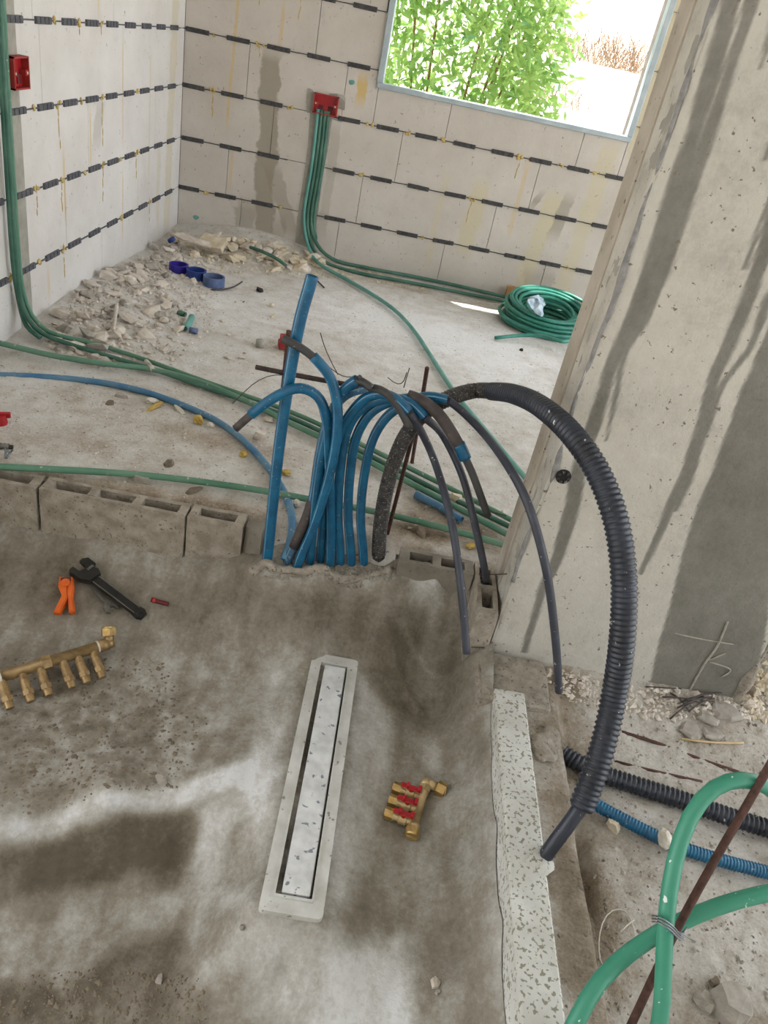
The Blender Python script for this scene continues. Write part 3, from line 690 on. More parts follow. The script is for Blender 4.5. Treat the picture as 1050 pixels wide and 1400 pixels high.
# chalked lines on the wet render
def chalk(pl, w):
    pts = [Y(px, py, PY0 - .0015) for px, py in pl]
    link('chalk_mark', tube_mesh('chalk_mark', spline(pts, .01), w, 6, (False, False)), 'chalk', wr)
chalk([(995, 850), (980, 885), (965, 905), (942, 945)], .0030); chalk([(922, 866), (960, 874), (1003, 881)], .0016); chalk([(968, 903), (992, 893)], .0018); chalk([(970, 905), (1002, 917), (985, 926)], .0018)
# conduit mouth cast into the wall
hp = Y(770, 651, PY0)
m = MB(); m.cyl((hp[0], PY0 - .004, hp[2]), (hp[0], PY0 + .006, hp[2]), .017, n=20); m.build('conduit_mouth', 'hole_dark', wr)
m = MB()
for k in range(7):
    a = k * 2 * math.pi / 7; m.box((hp[0] + .012 * math.cos(a) - .003, PY0 - .008, hp[2] + .012 * math.sin(a) - .003), (hp[0] + .012 * math.cos(a) + .003, PY0, hp[2] + .012 * math.sin(a) + .003), .0008)
m.build('conduit_rim', 'black_dusty', wr)

# ================================================================== OUTDOORS
def hill_h(x, y):
    return -.35 + np.clip(y - 6.3, 0, 40) * .62 + fbm(x, y, .6, 4, 501) * .5 + fbm(x, y, 4, 3, 511) * .08
me_h = grid('ground_hillside', -14, 16, 4.65, 26, .18, hill_h, lambda x, y, z: .6 + 0 * x, 'dry_soil'); tag(me_h, kind='structure')
og = MB()
og.box((-30, -30, -.75), (30, 4.8, -.62)).build('ground_outside', 'dry_soil')['kind'] = 'structure'
def leaf_verts(c, d, up, l, w):
    d = d / np.linalg.norm(d); s = np.cross(d, up); s /= np.linalg.norm(s) + 1e-9; nn = np.cross(s, d)
    return [c, c + d * l * .45 + s * w - nn * w * .2, c + d * l, c + d * l * .45 - s * w - nn * w * .2]
bush = thing('bush', 'dense green leafy bush outside the window on its left', 'bush', (.05, 6.3, -.3))
def lf_obj(): pass
lm = mesh('leaf', [(0, 0, 0), (.016, .045, -.004), (0, .1, 0), (-.016, .045, -.004)], [(0, 1, 2), (0, 2, 3)]); lm.materials.append(MATS['leaf_teal'])
def bush_pt():
    while True:
        q = rng.uniform(-1, 1, 3)
        r = np.linalg.norm(q)
        if .55 < r < 1: return q
for part, cnt, mat in (('foliage', 11000, 'leaf'),):
    Vs, Fs = [], []
    for k in range(cnt):
        q = bush_pt(); c = np.array([q[0] * .86, q[1] * .55, 1.15 + q[2] * 1.5]); c += rng.normal(0, .05, 3)
        d = rng.normal(0, 1, 3) + q * .6 + [0, 0, -.3]
        i = len(Vs); Vs += leaf_verts(c, d, rng.normal(0, 1, 3), rng.uniform(.06, .12), rng.uniform(.012, .022)); Fs += [(i, i + 1, i + 2), (i, i + 2, i + 3)]
    o = link(part, mesh(part, Vs, Fs), mat, bush); o['kind'] = 'stuff'
for k in range(160):
    q = bush_pt(); q[1] = -abs(q[1])
    o = link('leaf', lm, None, bush); o.location = (q[0] * .88, q[1] * .6, 1.15 + q[2] * 1.5); o.rotation_euler = rng.uniform(-2, 2, 3); sc = rng.uniform(.8, 1.4); o.scale = (sc,) * 3
for k in range(9):
    a = rng.uniform(-.6, .6); tube('stem', [(a * .3, 0, 0), (a * .6, rng.uniform(-.15, .15), .7), (a * 1.1, rng.uniform(-.3, .3), 1.7 + rng.uniform(0, .6))], .009, 'twig', bush, step=.1, n=6, open_ends=(False, False))
def grass(name, label, px, py, yy, n, h, mat, spread):
    c = Y(px, py, yy); c[2] = float(hill_h(np.array(c[0]), np.array(c[1])))
    t = thing(name, label, 'dry grass', c)
    Vs, Fs = [], []
    for k in range(n):
        b = np.array([rng.normal(0, spread), rng.normal(0, spread * .6), -.03]); tip = b + [rng.normal(0, h * .45), rng.normal(0, h * .3), rng.uniform(.3, 1) * h]
        s = np.array([.004, .001, 0]); i = len(Vs); md = (b + tip) / 2 + rng.normal(0, .02, 3)
        Vs += [b - s, b + s, md + s * .8, md - s * .8, tip]; Fs += [(i, i + 1, i + 2, i + 3), (i + 3, i + 2, i + 4)]
    o = link('blades', mesh('blades', Vs, Fs), mat, t); o['kind'] = 'stuff'
plain('straw', srgb(150, 124, 98), srgb(120, 94, 74), 6, .9, bmp=0)
plain('straw_yellow', srgb(190, 150, 70), srgb(160, 120, 54), 6, .9, bmp=0)
for lab, px, py, yy, n, h, mt, sp in [('brown dry brushwood high on the bright slope outside the window', 850, 55, 8.8, 420, .45, 'straw', .40), ('thin dry brushwood beside the green bush on the slope', 750, 70, 8.2, 160, .35, 'straw', .25),
                               ('yellow dry grass tuft right beside the green bush', 705, 120, 6.7, 90, .25, 'straw_yellow', .10), ('ochre dry weed just outside the right window corner', 835, 178, 5.6, 60, .12, 'straw_yellow', .05),
                               ('brown dry weed at the bush foot outside', 650, 135, 5.75, 80, .2, 'straw', .1)]:
    grass('dry_brush', lab, px, py, yy, n, h, mt, sp)

# ================================================================== BLOCKS, KERB
def hollow_block(name, label, x0, x1, y0, y1, ztop, h, cells, group=None, mat='block', rot=None):
    t = thing(name, label, 'concrete block', ((x0 + x1) / 2, (y0 + y1) / 2, ztop - h), group=group)
    lx, ly = (x1 - x0) / 2, (y1 - y0) / 2; m = MB(); wl = min(.018, ly * .45)
    long_x = lx >= ly
    a, b_ = (lx, ly) if long_x else (ly, lx); wl = min(.018, b_ * .42)
    def bx(u0, u1, v0, v1, z0, z1):
        lo, hi = ((u0, v0, z0), (u1, v1, z1)) if long_x else ((v0, u0, z0), (v1, u1, z1)); m.box(lo, hi)
    bx(-a, a, -b_, -b_ + wl, 0, h); bx(-a, a, b_ - wl, b_, 0, h); bx(-a + .001, a - .001, -b_ + wl, b_ - wl, 0, h - .09)
    web = .024; cw = (2 * a - web * (cells + 1)) / cells
    for k in range(cells + 1):
        u = -a + k * (cw + web); bx(u, u + web, -b_ + wl, b_ - wl, h - .09, h)
    bmesh.ops.remove_doubles(m.bm, verts=m.bm.verts[:], dist=.0004)
    m.jitter(.0035, 22, 3).build('shell', mat, t)
    return t
hollow_block('hollow_block', 'grey hollow block at the left frame edge, cut off by the picture', -1.2, -.818, BLK_Y, BLK_Y + .062, .0, .2, 3, 'hollow blocks edging the basin')
hollow_block('hollow_block', 'whole grey hollow block with three slots left of the blue pipes', -.809, -.428, BLK_Y + .002, BLK_Y + .064, .0, .2, 3, 'hollow blocks edging the basin')
hollow_block('hollow_block', 'short broken hollow block with one slot ending at the tall blue pipe', -.422, -.275, BLK_Y + .006, BLK_Y + .068, .0, .2, 1, 'hollow blocks edging the basin')
hollow_block('hollow_block', 'grey plastered hollow block just right of the black conduit foot', .146, .345, 1.628, 1.692, .0, .2, 2, 'hollow blocks edging the basin', 'block_wet')
hollow_block('hollow_block', 'upright hollow block against the concrete pillar with a tube in its slot', .350, .404, 1.478, 1.69, .0, .17, 2, 'hollow blocks edging the basin')
fr = MB().prism([(-.27, 1.66), (-.262, 1.70), (-.215, 1.70), (-.222, 1.64)], -.12, -.006).jitter(.004, 20, 2)
tag(fr.build('block_fragment', 'block_wet'), 'wedge of broken block between the last block and the tall blue pipe', 'concrete block')
ld = MB().box((.375, 1.318, -.30), (.556, 1.482, -.122), .006).jitter(.006, 14, 4)
tag(ld.build('ledge_block', 'mortar'), 'rough tan mortar block under the upright hollow block', 'concrete block')
kb = MB().box((.414, .30, -.33), (.4885, 1.345, -.112), .004).jitter(.0016, 12, 5)
tag(kb.build('kerb_stone', 'kerb'), 'long pale speckled kerb stone along the right side of the basin', 'kerb')
mp = MB().sphere((.525, 1.23, -.140), .05, (.8, 1.3, .22), 4).jitter(.018, 24)
tag(mp.build('mortar_lump', 'mortar', None, True), 'grey mortar lump between the kerb stone and the dirt', 'mortar')

# ================================================================== DRAIN
dz = -.222
dc = [Z(px, py, dz) for px, py in ((430, 893), (491, 902), (440, 1257), (350, 1243))]
dx0 = (dc[0][0] + dc[3][0]) / 2; dx1 = (dc[1][0] + dc[2][0]) / 2; dy1 = (dc[0][1] + dc[1][1]) / 2; dy0 = (dc[2][1] + dc[3][1]) / 2
dr = thing('shower_drain', 'long white linear shower drain with a steel cover, cement-smeared', 'drain', ((dx0 + dx1) / 2, (dy0 + dy1) / 2, dz - .03))
w2, l2 = (dx1 - dx0) / 2, (dy1 - dy0) / 2
def rrect(w, l, r, n=5):
    pts = []
    for sx, sy, a0 in ((1, 1, 0), (-1, 1, 90), (-1, -1, 180), (1, -1, 270)):
        for k in range(n): a = math.radians(a0 + 90 * k / (n - 1)); pts.append((sx * (w - r) + r * math.cos(a), sy * (l - r) + r * math.sin(a)))
    return pts
def ring_prism(outer, inner, z0, z1):
    n = len(outer); V = [(x, y, z) for z in (z0, z1) for pts in (outer, inner) for x, y in pts]
    F = []
    for k in range(n):
        j = (k + 1) % n
        F += [(2 * n + k, 2 * n + j, 3 * n + j, 3 * n + k), (k, j, 2 * n + j, 2 * n + k)[::1], (n + j, n + k, 3 * n + k, 3 * n + j), (j, k, n + k, n + j)]
    return mesh('ring', V, F)
iw, il, ox = .033, l2 - .035, .0
link('flange', ring_prism(rrect(w2, l2, .010), rrect(iw + .004, il + .006, .003), .0, .030), 'drain_plastic', dr)
rim = link('rim', ring_prism(rrect(iw + .0055, il + .0075, .003), rrect(iw + .0015, il + .002, .002), .010, .0335), 'drain_plastic', dr)
MB().box((-iw - .004, -il - .005, -.03), (iw + .004, il + .005, -.012)).build('channel', 'hole_dark', dr)
MB().box((-iw + .0095, -il + .004, .014), (iw - .002, il - .003, .0315), .001).build('cover', 'drain_steel', dr)
MB().box((iw - .0035, -il + .004, .026), (iw - .002, il - .003, .0325)).build('cover_lip', 'tool_steel', dr)

# ================================================================== PIPE BUNDLE (coords surveyed from the photograph)
IN_R, SH_R = .0095, .0120
def conduit(name, label, cat, sh, inner=None, sh_mat='blue_sheath', in_mat='dark_tube', group='blue sheathed pipes rising from the basin edge', sr=SH_R, ir=IN_R, line=True, back=None):
    pts = [np.array(p) for p in sh]; base = pts[0] + np.array([0, .006, -.16])
    t = thing(name, label, cat, base, group=group)
    off = np.array(base)
    P_ = [p - off for p in [base] + pts]
    s = tube('sheath', P_, sr, sh_mat, t, line=line, n=14, open_ends=(False, True))
    if inner is not None:
        q = [P_[-2] * .5 + P_[-1] * .5, P_[-1]] + [np.array(p) - off for p in inner]
        tube('inner_tube', q, ir, in_mat, t, n=12)
    return t
# tall straight
tall = [Y(365, 768, 1.600), Y(372, 700, 1.600), Y(383, 600, 1.602), Y(400, 490, 1.604), Y(412, 430, 1.606), Y(425, 385, 1.610), Y(427, 377, 1.611)]
conduit('blue_pipe', 'tall straight blue pipe standing above all the others', 'pipe', tall, sr=.0138)
conduit('blue_pipe', 'blue pipe bent to the left with a brown tube end hanging low', 'pipe',
        [Y(451, 772, 1.635), Y(452, 700, 1.63), Y(449, 620, 1.615), Y(446, 570, 1.60), Y(434, 540, 1.59), Y(410, 529, 1.58), Y(372, 545, 1.57), Y(343, 567, 1.565)],
        [Y(332, 577, 1.563), Y(322, 586, 1.561)], in_mat='brown_sheath')
conduit('blue_pipe', 'blue pipe curling up left with a dark tube end pointing at the tall pipe', 'pipe',
        [Y(408, 769, 1.602), Y(428, 722, 1.60), Y(449, 655, 1.595), Y(460, 600, 1.59), Y(461, 550, 1.588), Y(450, 512, 1.585), Y(428, 487, 1.583)],
        [Y(410, 474, 1.582), Y(386, 463, 1.581)])
conduit('blue_pipe', 'blue pipe whose cut dark tube tip ends on top of the bundle', 'pipe',
        [Y(423, 771, 1.622), Y(430, 700, 1.622), Y(441, 620, 1.62), Y(458, 560, 1.61), Y(472, 530, 1.60), Y(488, 519, 1.59)],
        [Y(497, 522, 1.585), Y(508, 531, 1.58)])
conduit('brown_pipe', 'blue pipe with a brown dusty side and a short dark tube end above the bundle', 'pipe',
        [Y(393, 768, 1.612), Y(410, 730, 1.618), Y(426, 690, 1.63), Y(437, 620, 1.64), Y(452, 565, 1.635), Y(474, 538, 1.62), Y(505, 529, 1.60)],
        [Y(527, 535, 1.59), Y(546, 557, 1.58), Y(559, 583, 1.575)], sh_mat='blue_sheath_dusty')
conduit('blue_pipe', 'blue arched pipe whose long dark tube hangs down before the plastered block', 'pipe',
        [Y(437, 772, 1.645), Y(443, 700, 1.645), Y(453, 630, 1.64), Y(476, 570, 1.625), Y(510, 538, 1.605), Y(540, 543, 1.59), Y(559, 563, 1.58)],
        [D(590, 620, 1.85), D(612, 690, 1.79), D(625, 760, 1.77), D(634, 840, 1.78), D(638, 893, 1.80)], in_mat='navy_tube')
conduit('blue_pipe', 'blue arched pipe whose dark tube drops into the upright block slot', 'pipe',
        [Y(465, 772, 1.648), Y(462, 705, 1.648), Y(465, 645, 1.645), Y(474, 590, 1.64), Y(494, 558, 1.632), Y(525, 545, 1.62), Y(558, 548, 1.61), Y(580, 570, 1.60)],
        [D(606, 596, 1.88), D(632, 650, 1.86), D(650, 720, 1.87), D(662, 775, 1.90), Z(667, 790, -.005) - np.array([0, .0, .02])], in_mat='navy_tube')
conduit('brown_pipe', 'brown arched pipe with a blue tape ring and an open dark end', 'pipe',
        [Y(480, 773, 1.656), Y(476, 705, 1.656), Y(479, 645, 1.652), Y(489, 592, 1.645), Y(511, 560, 1.638), Y(538, 548, 1.632), Y(572, 545, 1.62), Y(592, 558, 1.612)],
        [Y(620, 596, 1.60), Y(634, 622, 1.595), Y(645, 645, 1.592), Y(656, 675, 1.59), Y(667, 705, 1.588)])
bq = [o for o in bpy.data.objects if o.name.startswith('brown_pipe')][0]; _q = np.array(bq.location)
tube('brown_sleeve', [p - _q for p in (Y(402, 748, 1.6145), Y(410, 730, 1.618), Y(420, 707, 1.6245), Y(427, 684, 1.632))], .0139, 'brown_sheath', bq)
bp = [o for o in bpy.data.objects if o.name.startswith('brown_pipe')][-1]
_o = np.array(bp.location)
tube('brown_sleeve', [Y(558, 541, 1.626) - _o, Y(575, 546, 1.619) - _o, Y(600, 566, 1.608) - _o, Y(620, 596, 1.60) - _o, Y(633, 620, 1.595) - _o], .0142, 'brown_sheath', bp)
tube('tape_ring', [Y(627, 607, 1.598) - _o, Y(633, 619, 1.595) - _o, Y(636, 627, 1.594) - _o], .0152, 'blue_sheath', bp, step=.006)
conduit('blue_pipe', 'outermost blue arched pipe with the longest dark tube reaching the ground', 'pipe',
        [Y(497, 775, 1.668), Y(493, 710, 1.668), Y(498, 650, 1.665), Y(511, 597, 1.66), Y(532, 566, 1.657), Y(558, 550, 1.652), Y(585, 541, 1.645), Y(612, 547, 1.635)],
        [D(650, 580, 1.80), D(690, 630, 1.68), D(720, 685, 1.62), D(745, 770, 1.63), D(760, 880, 1.74), D(764, 945, 1.84)], in_mat='navy_tube')
# big black conduit
bc = thing('black_conduit', 'large black corrugated conduit arching from the pipe bundle down to the kerb', 'conduit', Y(516, 790, 1.695))
_b = np.array(bc.location)
lo_pts = [Y(516, 790, 1.695), Y(517, 770, 1.695), Y(521, 710, 1.695), Y(536, 640, 1.69), Y(556, 593, 1.685), Y(585, 560, 1.68), Y(612, 545, 1.675), D(650, 534, 1.86), D(690, 537, 1.74)]
up_pts = [D(672, 535, 1.80), D(700, 538, 1.70), D(740, 556, 1.57), D(785, 597, 1.47), D(820, 650, 1.43), D(843, 715, 1.41), D(853, 790, 1.41), D(851, 870, 1.425), D(840, 950, 1.455), D(820, 1035, 1.445), D(795, 1105, 1.443)]
tube('lower_conduit', [p - _b for p in lo_pts], .0195, 'black_dusty', bc, n=16, rings=(.008, .0012), open_ends=(False, False))
tube('corrugated_hose', [p - _b for p in up_pts], lambda t: .0215 + .0035 * np.clip(t * 2.2, 0, 1), 'black_conduit', bc, n=20, rings=(.0105, .0028), open_ends=(False, True))
tube('end_spigot', [p - _b for p in [D(800, 1093, 1.445), D(783, 1119, 1.447), D(765, 1143, 1.45), D(748, 1166, 1.458), D(737, 1185, 1.475)]], .0145, 'black_conduit', bc, n=16, open_ends=(False, False))
mc = MB().sphere(Z(737, 1182, -.112), .022, (1.2, 1.0, .22), 4).jitter(.012, 40)
tag(mc.build('mortar_collar', 'kerb', None, True), 'pale mortar dab where the black conduit enters the kerb', 'mortar')
bx_ = np.arange(-.225, .135, .006); by_ = np.interp(bx_, [-.225, -.19, -.1, .0, .135], [1.572, 1.578, 1.588, 1.606, 1.640]) + fbm(bx_, bx_ * 0, 20, 3, 601) * .012
bz_ = np.array([float(pit_base(np.array(a), np.array(b))) for a, b in zip(bx_, by_)]) + .002 + fbm(bx_, bx_ * 0 + 2, 26, 3, 605) * .010
bd_ = link('mortar_bead', tube_mesh('mortar_bead', np.stack([bx_, by_, bz_], 1), .0105 * (1 + 1.3 * fbm(bx_, bx_ * 0 + 7, 40, 3, 609)), 8, (False, False)), 'mortar')
tag(bd_, 'rough mortar bead along the feet of the blue pipes', 'mortar')
# rebars and wire at the bundle
def bar(name, label, pts, r, mat, cat='rebar', group=None, step=.03):
    base = np.array(pts[0]); t = tube(name, [np.array(p) - base for p in pts], r, mat, None, step=step, n=8, open_ends=(False, False)); t.location = base
    return tag(t, label, cat, group)
bar('rebar', 'rusty upright rebar beside the tall blue pipe', [Z(374, 662, -.02) + [0, .0, -.05], Z(374, 662), Y(391, 492, 1.86) * .5 + Y(391, 492, 1.90) * .5, Y(395, 452, 1.88)], .0065, 'rust')
bar('rebar', 'dark rebar lying level across the tall blue pipe', [Y(350, 502, 1.72), Y(420, 516, 1.70), Y(482, 527, 1.69)], .0065, 'dark_rust')
bar('rebar', 'rusty rebar tip sticking up behind the pipe arches', [Z(562, 640, -.03), Y(584, 503, 1.95)], .006, 'rust')
bar('rebar', 'rusty rebar leaning along the black conduit foot', [Z(527, 740, -.03), Y(567, 585, 1.72)], .0055, 'rust')
for lab, pl, yy in (('thin tie wire curling out left of the tall blue pipe', [(318, 552), (335, 535), (352, 518), (380, 510), (395, 515)], 1.7),
                    ('thin tie wire sprig above the curled blue pipe', [(462, 512), (450, 490), (442, 470), (438, 455)], 1.66), ('bent wire loop between two pipe tops', [(448, 500), (462, 512), (475, 517), (488, 514)], 1.64),
                    ('thin wire sprig behind the bundle crest', [(552, 530), (556, 515), (560, 503)], 1.67), ('thin forked wire on the bundle crest', [(530, 516), (545, 529), (553, 522), (556, 509)], 1.665)):
    bar('tie_wire', lab, [Y(a, b, yy) for a, b in pl], .0011, 'wire', 'wire', step=.02)
bar('tie_wire', 'wire pin sticking out of the upright block', [Y(655, 785, 1.6), Y(680, 786, 1.58), Y(699, 784, 1.57)], .0014, 'wire', 'wire')
bar('tie_wire', 'upright wire against the pillar beside the upright block', [Z(689, 830, -.01), Z(687, 800, 0.0), Z(686, 768, 0.02)], .0014, 'wire', 'wire')
bar('tie_wire', 'short wire across the hanging tube end at the ledge', [Z(644, 885, -.11), Z(672, 886, -.105)], .0012, 'wire', 'wire')
bar('tie_wire', 'wire stub at the open end of the brown pipe', [Y(668, 699, 1.62), Y(680, 702, 1.64), Y(692, 705, 1.65)], .0015, 'wire', 'wire')

# ================================================================== GREEN / BLUE FLOOR CONDUITS
def lay(name, label, pts, r, mat, cat='conduit', group=None, **kw):
    base = np.array(pts[0]); o = tube(name, [np.array(p) - base for p in pts], r, mat, None, n=10, step=.03, **kw); o.location = base
    return tag(o, label, cat, group)
gz = .014
lay('green_conduit', 'single green conduit just behind the hollow blocks', [Z(0, 638, gz + .004) + np.array([-.33, .02, 0]), ] + [Z(a, b, gz + .004) for a, b in ((-60, 634), (0, 638), (80, 642), (150, 646), (220, 652), (300, 662), (360, 671), (430, 684), (500, 697), (560, 710), (630, 728), (700, 748))], .0095, 'green_floor')
lx = WALL_X + .012
def drop(dy, floor_pts, label, dx=0):
    w = [(-6, -80), (1, 0), (5, 80), (10, 160), (15, 240), (20, 320), (25, 380)]
    pts = [X(px + dy, py, lx + dx) for px, py in w]
    return lay('green_conduit', label, pts + floor_pts, .0082, 'green_dark' if dx else 'green_floor', group='green conduits from the left wall')
drop(3, [X(33, 415, lx + .02) , Z(52, 448, .06), Z(80, 460, .05), Z(120, 467, .03), Z(190, 489, gz), Z(290, 525, gz), Z(400, 564, gz), Z(470, 596, gz), Z(560, 640, gz), Z(640, 680, gz), Z(705, 714, gz)], 'green conduit from the left wall, rearmost of the floor run')
drop(-1, [X(30, 420, lx + .02), Z(46, 452, .06), Z(70, 462, .05), Z(125, 480, .03), Z(210, 505, gz), Z(300, 536, gz), Z(400, 572, gz), Z(470, 605, gz), Z(560, 651, gz), Z(640, 692, gz), Z(705, 724, gz)], 'green conduit from the left wall, middle of the floor run', .016)
drop(-5, [X(24, 400, lx + .01), Z(32, 440, .07), Z(40, 452, .07), Z(56, 462, .05)], 'short green conduit dropping from the left wall into the rubble', .008)
lay('green_conduit', 'green conduit entering at the left frame edge, front of the floor run', [Z(-50, 458, .06), Z(0, 469, .05), Z(70, 486, .04), Z(140, 497, .03)] + [Z(a, b, gz + .003) for a, b in ( (210, 505), (270, 521), (330, 545), (400, 580), (470, 613), (560, 660), (640, 702), (700, 734))], .0095, 'green_floor')
lay('white_clip', 'pale plaster dab holding the green conduits together', [Z(200, 494, .02), Z(206, 500, .03), Z(209, 506, .02)], .008, 'white_scrap', 'plaster')
lay('blue_conduit', 'long dusty blue conduit curving across the floor to the pipe bundle', [Z(a, b, .010) for a, b in ((-60, 514), (0, 513), (70, 516), (140, 523), (200, 536), (260, 558), (300, 577), (335, 604), (368, 640), (392, 680))] + [Z(402, 714, .0), Z(396, 745, -.02), Z(388, 765, -.05)], .0105, 'blue_floor')
lay('blue_offcut', 'short blue pipe offcut lying behind the plastered block', [Z(568, 676, .012), Z(600, 691, .012), Z(631, 711, .012)], .0115, 'blue_floor', 'pipe')
# drops on the back wall
by = WALL_Y - .012
wall_p = [(440, 150), (436, 190), (431, 230), (425, 265), (420, 295)]
def bdrop(off, tail, label, r=.0098, mat='green_dark'):
    pts = [Y(px + off, py + off * .25, by - .002) for px, py in wall_p]
    return lay('green_conduit', label, pts + tail, r, mat, group='green conduits under the back wall box')
bdrop(-5, [Y(417, 318, by - .01), Z(424, 345, .05), Z(438, 362, .03), Z(470, 380, gz), Z(505, 400, gz), Z(540, 424, gz), Z(566, 452, gz), Z(586, 482, gz), Z(605, 512, gz), Z(630, 548, gz), Z(665, 590, gz), Z(700, 632, gz), Z(735, 672, gz)], 'pale green conduit crossing the bare floor from the back wall to the pillar', .0095, 'teal_pale')
bdrop(0, [Y(422, 322, by - .01), Z(431, 346, .05), Z(447, 360, .02), Z(490, 373, gz), Z(560, 386, gz), Z(630, 400, gz), Z(690, 412, gz)], 'green conduit along the back wall foot, front one of the pair')
bdrop(5, [Y(426, 318, by - .005), Z(438, 343, .06), Z(455, 355, .03), Z(500, 366, gz + .01), Z(570, 379, gz), Z(640, 394, gz), Z(700, 408, gz)], 'green conduit along the back wall foot, rear one of the pair')
bdrop(9, [Y(429, 316, by - .003), Z(440, 345, .02)], 'green conduit under the back wall box ending in the rubble')
lay('green_conduit', 'dark green conduit end half buried in the back wall rubble', [Z(342, 338, .06), Z(362, 345, .06), Z(380, 354, .05), Z(391, 363, .03)], .009, 'green_dark')
# coil
ccx, ccy = .80, 3.97
cl = thing('hose_coil', 'coiled teal green conduit lying in the corner by the pillar', 'conduit', (ccx, ccy, 0))
pts = []
turns = 20
for k in range(turns * 28):
    a = k / 28 * 2 * math.pi; tn = k / 28
    lay_ = int(tn) % 5; ring = int(tn) // 5
    R_ = .238 - .030 * ring - .004 * lay_ + .008 * math.sin(tn * 5.1)
    zz = .014 + .020 * lay_ * (1 - .13 * ring) + (.0 if ring == 0 else .004)
    zz += .030 * (1 - math.cos(a + math.pi / 2)) * (.1 + .22 * lay_)          # loops ride up at the back
    pts.append((R_ * math.cos(a) + .01 * math.sin(tn * 3.3), R_ * .92 * math.sin(a) + .008 * math.cos(tn * 2.2), zz))
C_ = spline(pts, .05)
link('coil', tube_mesh('coil', C_, .0100, 8), 'green_coil', cl)
tail = [Z(768, 468, .06), Z(745, 459, .05), Z(715, 458, .035), Z(695, 460, .022), Z(677, 462, .012)]
tube('tail', [np.array(p) - np.array([ccx, ccy, 0]) for p in [Z(785, 462, .05)] + tail], .0095, 'green_coil', cl, step=.03, n=8)
bgm = MB().sphere((0, 0, 0), .05, (1.1, .8, .8), 3).jitter(.05, 22)
bg_o = bgm.build('plastic_bag', 'bag', None, False); bg_o.location = Z(734, 418, .15); tag(bg_o, 'crumpled translucent plastic bag on the conduit coil', 'bag')
kx = MB().box((0, 0, 0), (.13, .03, .07), .002).jitter(.003, 20, 2).build('cardboard_scrap', 'cardboard'); kx.location = Z(690, 408, 0); tag(kx, 'brown cardboard scrap behind the conduit coil', 'cardboard')

# ================================================================== RED BOXES
def red_box(label, origin, ax, w, h, d=.030):
    t = thing('socket_box', label, 'socket box', origin)
    if ax == 'y': t.rotation_euler = (0, 0, 0)
    else: t.rotation_euler = (0, 0, math.pi / 2)
    wl = .005
    m = MB(); m.box((-w / 2, -d, -h / 2), (w / 2, 0, -h / 2 + wl)); m.box((-w / 2, -d, h / 2 - wl), (w / 2, 0, h / 2)); m.box((-w / 2, -d, -h / 2), (-w / 2 + wl, 0, h / 2)); m.box((w / 2 - wl, -d, -h / 2), (w / 2, 0, h / 2))
    m.build('frame', 'red_dusty', t)
    MB().box((-w / 2 + .002, -d * .25, -h / 2 + .002), (w / 2 - .002, -.001, h / 2 - .002)).build('back_plate', 'red_plastic', t)
    for s in (-1, 1):
        MB().box((s * (w / 2 - .014) - .008, -d * .95, -.008), (s * (w / 2 - .014) + .008, -d * .2, .008), .001).build('screw_lug', 'red_dusty', t)
        MB().cyl((s * (w / 2 - .012), -d, 0), (s * (w / 2 - .012), -d * .9, 0), .004, n=10).build('screw', 'white_tape', t)
        MB().box((s * w * .2 - .012, -d * .35, -h * .36), (s * w * .2 + .012, -d * .24, -h * .05)).build('knockout', 'red_dark', t)
    return t
p = Y(446, 143, WALL_Y); red_box('red socket box on the back wall with green conduits below', (p[0], WALL_Y - .001, p[2]), 'y', .125, .092)
t = red_box('red socket box on the left wall at the frame edge', (WALL_X + .001, 2.605, .835), 'x', .10, .09); 
MB().box((-.60 - .035, WALL_Y - .003, .715), (-.44, WALL_Y + .001, .83), .001).jitter(.012, 20, 3).build('mortar_patch', 'mortar_grey', wall_back)

# ================================================================== TOOLS AND FITTINGS
def place(t, origin, xdir, zdir=(0, 0, 1)):
    x = Vector(xdir).normalized(); z = Vector(zdir); z = (z - x * z.dot(x)).normalized(); y = z.cross(x)
    R_ = Matrix((x, y, z)).transposed(); t.matrix_world = Matrix.Translation(origin) @ R_.to_4x4()
def hexnut(m, a, b, r): m.cyl(a, b, r, n=6)
# --- six-outlet brass manifold, lying with its outlets towards the camera
A = PITP(14, 972); B = PITP(140, 930)
t = thing('brass_manifold', 'old brass manifold bar with six capped outlets, at the left edge', 'manifold')
ln = np.linalg.norm((B - A)); xd = (B - A) / ln
place(t, A + np.array([0, 0, .011]), xd, (0.02, -.55, .85))
# local: x along the bar, y away from the camera side / up, outlets at y = 0 .. bar at y = .062
ob = .076
m = MB(); m.lathe((-.05, ob, 0), (1, ob, 0), [(0, .0135), (.05 + ln * .42, .0135), (.05 + ln * .42, .0158), (.05 + ln * .47, .0158), (.05 + ln * .47, .0135), (.05 + ln + .012, .0135)], 18); m.build('bar', 'brass_old', t, True)
m = MB(); hexnut(m, (ln * .44, ob, 0), (ln * .53, ob, 0), .0185); m.build('coupling', 'brass_old', t)
for k, fx in enumerate((0, .215, .405, .655, .825, 1.0)):
    x = ln * fx
    m = MB(); m.lathe((x, ob - .008, 0), (x, -1, 0), [(0, .0095), (.012, .0095), (.012, .0118), (.016, .0118), (.016, .0105), (.045, .0105)], 14); out = m.build('outlet', 'brass_old', t)
    m = MB(); hexnut(m, (x, .026, 0), (x, .014, 0), .0132); m.cyl((x, .014, 0), (x, -.002, 0), .0105, .0095, 14); m.build('outlet_nut', 'brass_old', out)
m = MB(); m.lathe((ln + .012, ob, 0), (1e3, ob, 0), [(0, .0150), (.004, .0150)], 18); m.build('tape_seal', 'white_tape', t)
m = MB(); m.lathe((-.005, ob, 0), (1e3, ob, 0), [(0, .0165), (.006, .0165)], 18); m.build('tape_seal', 'white_tape', t)
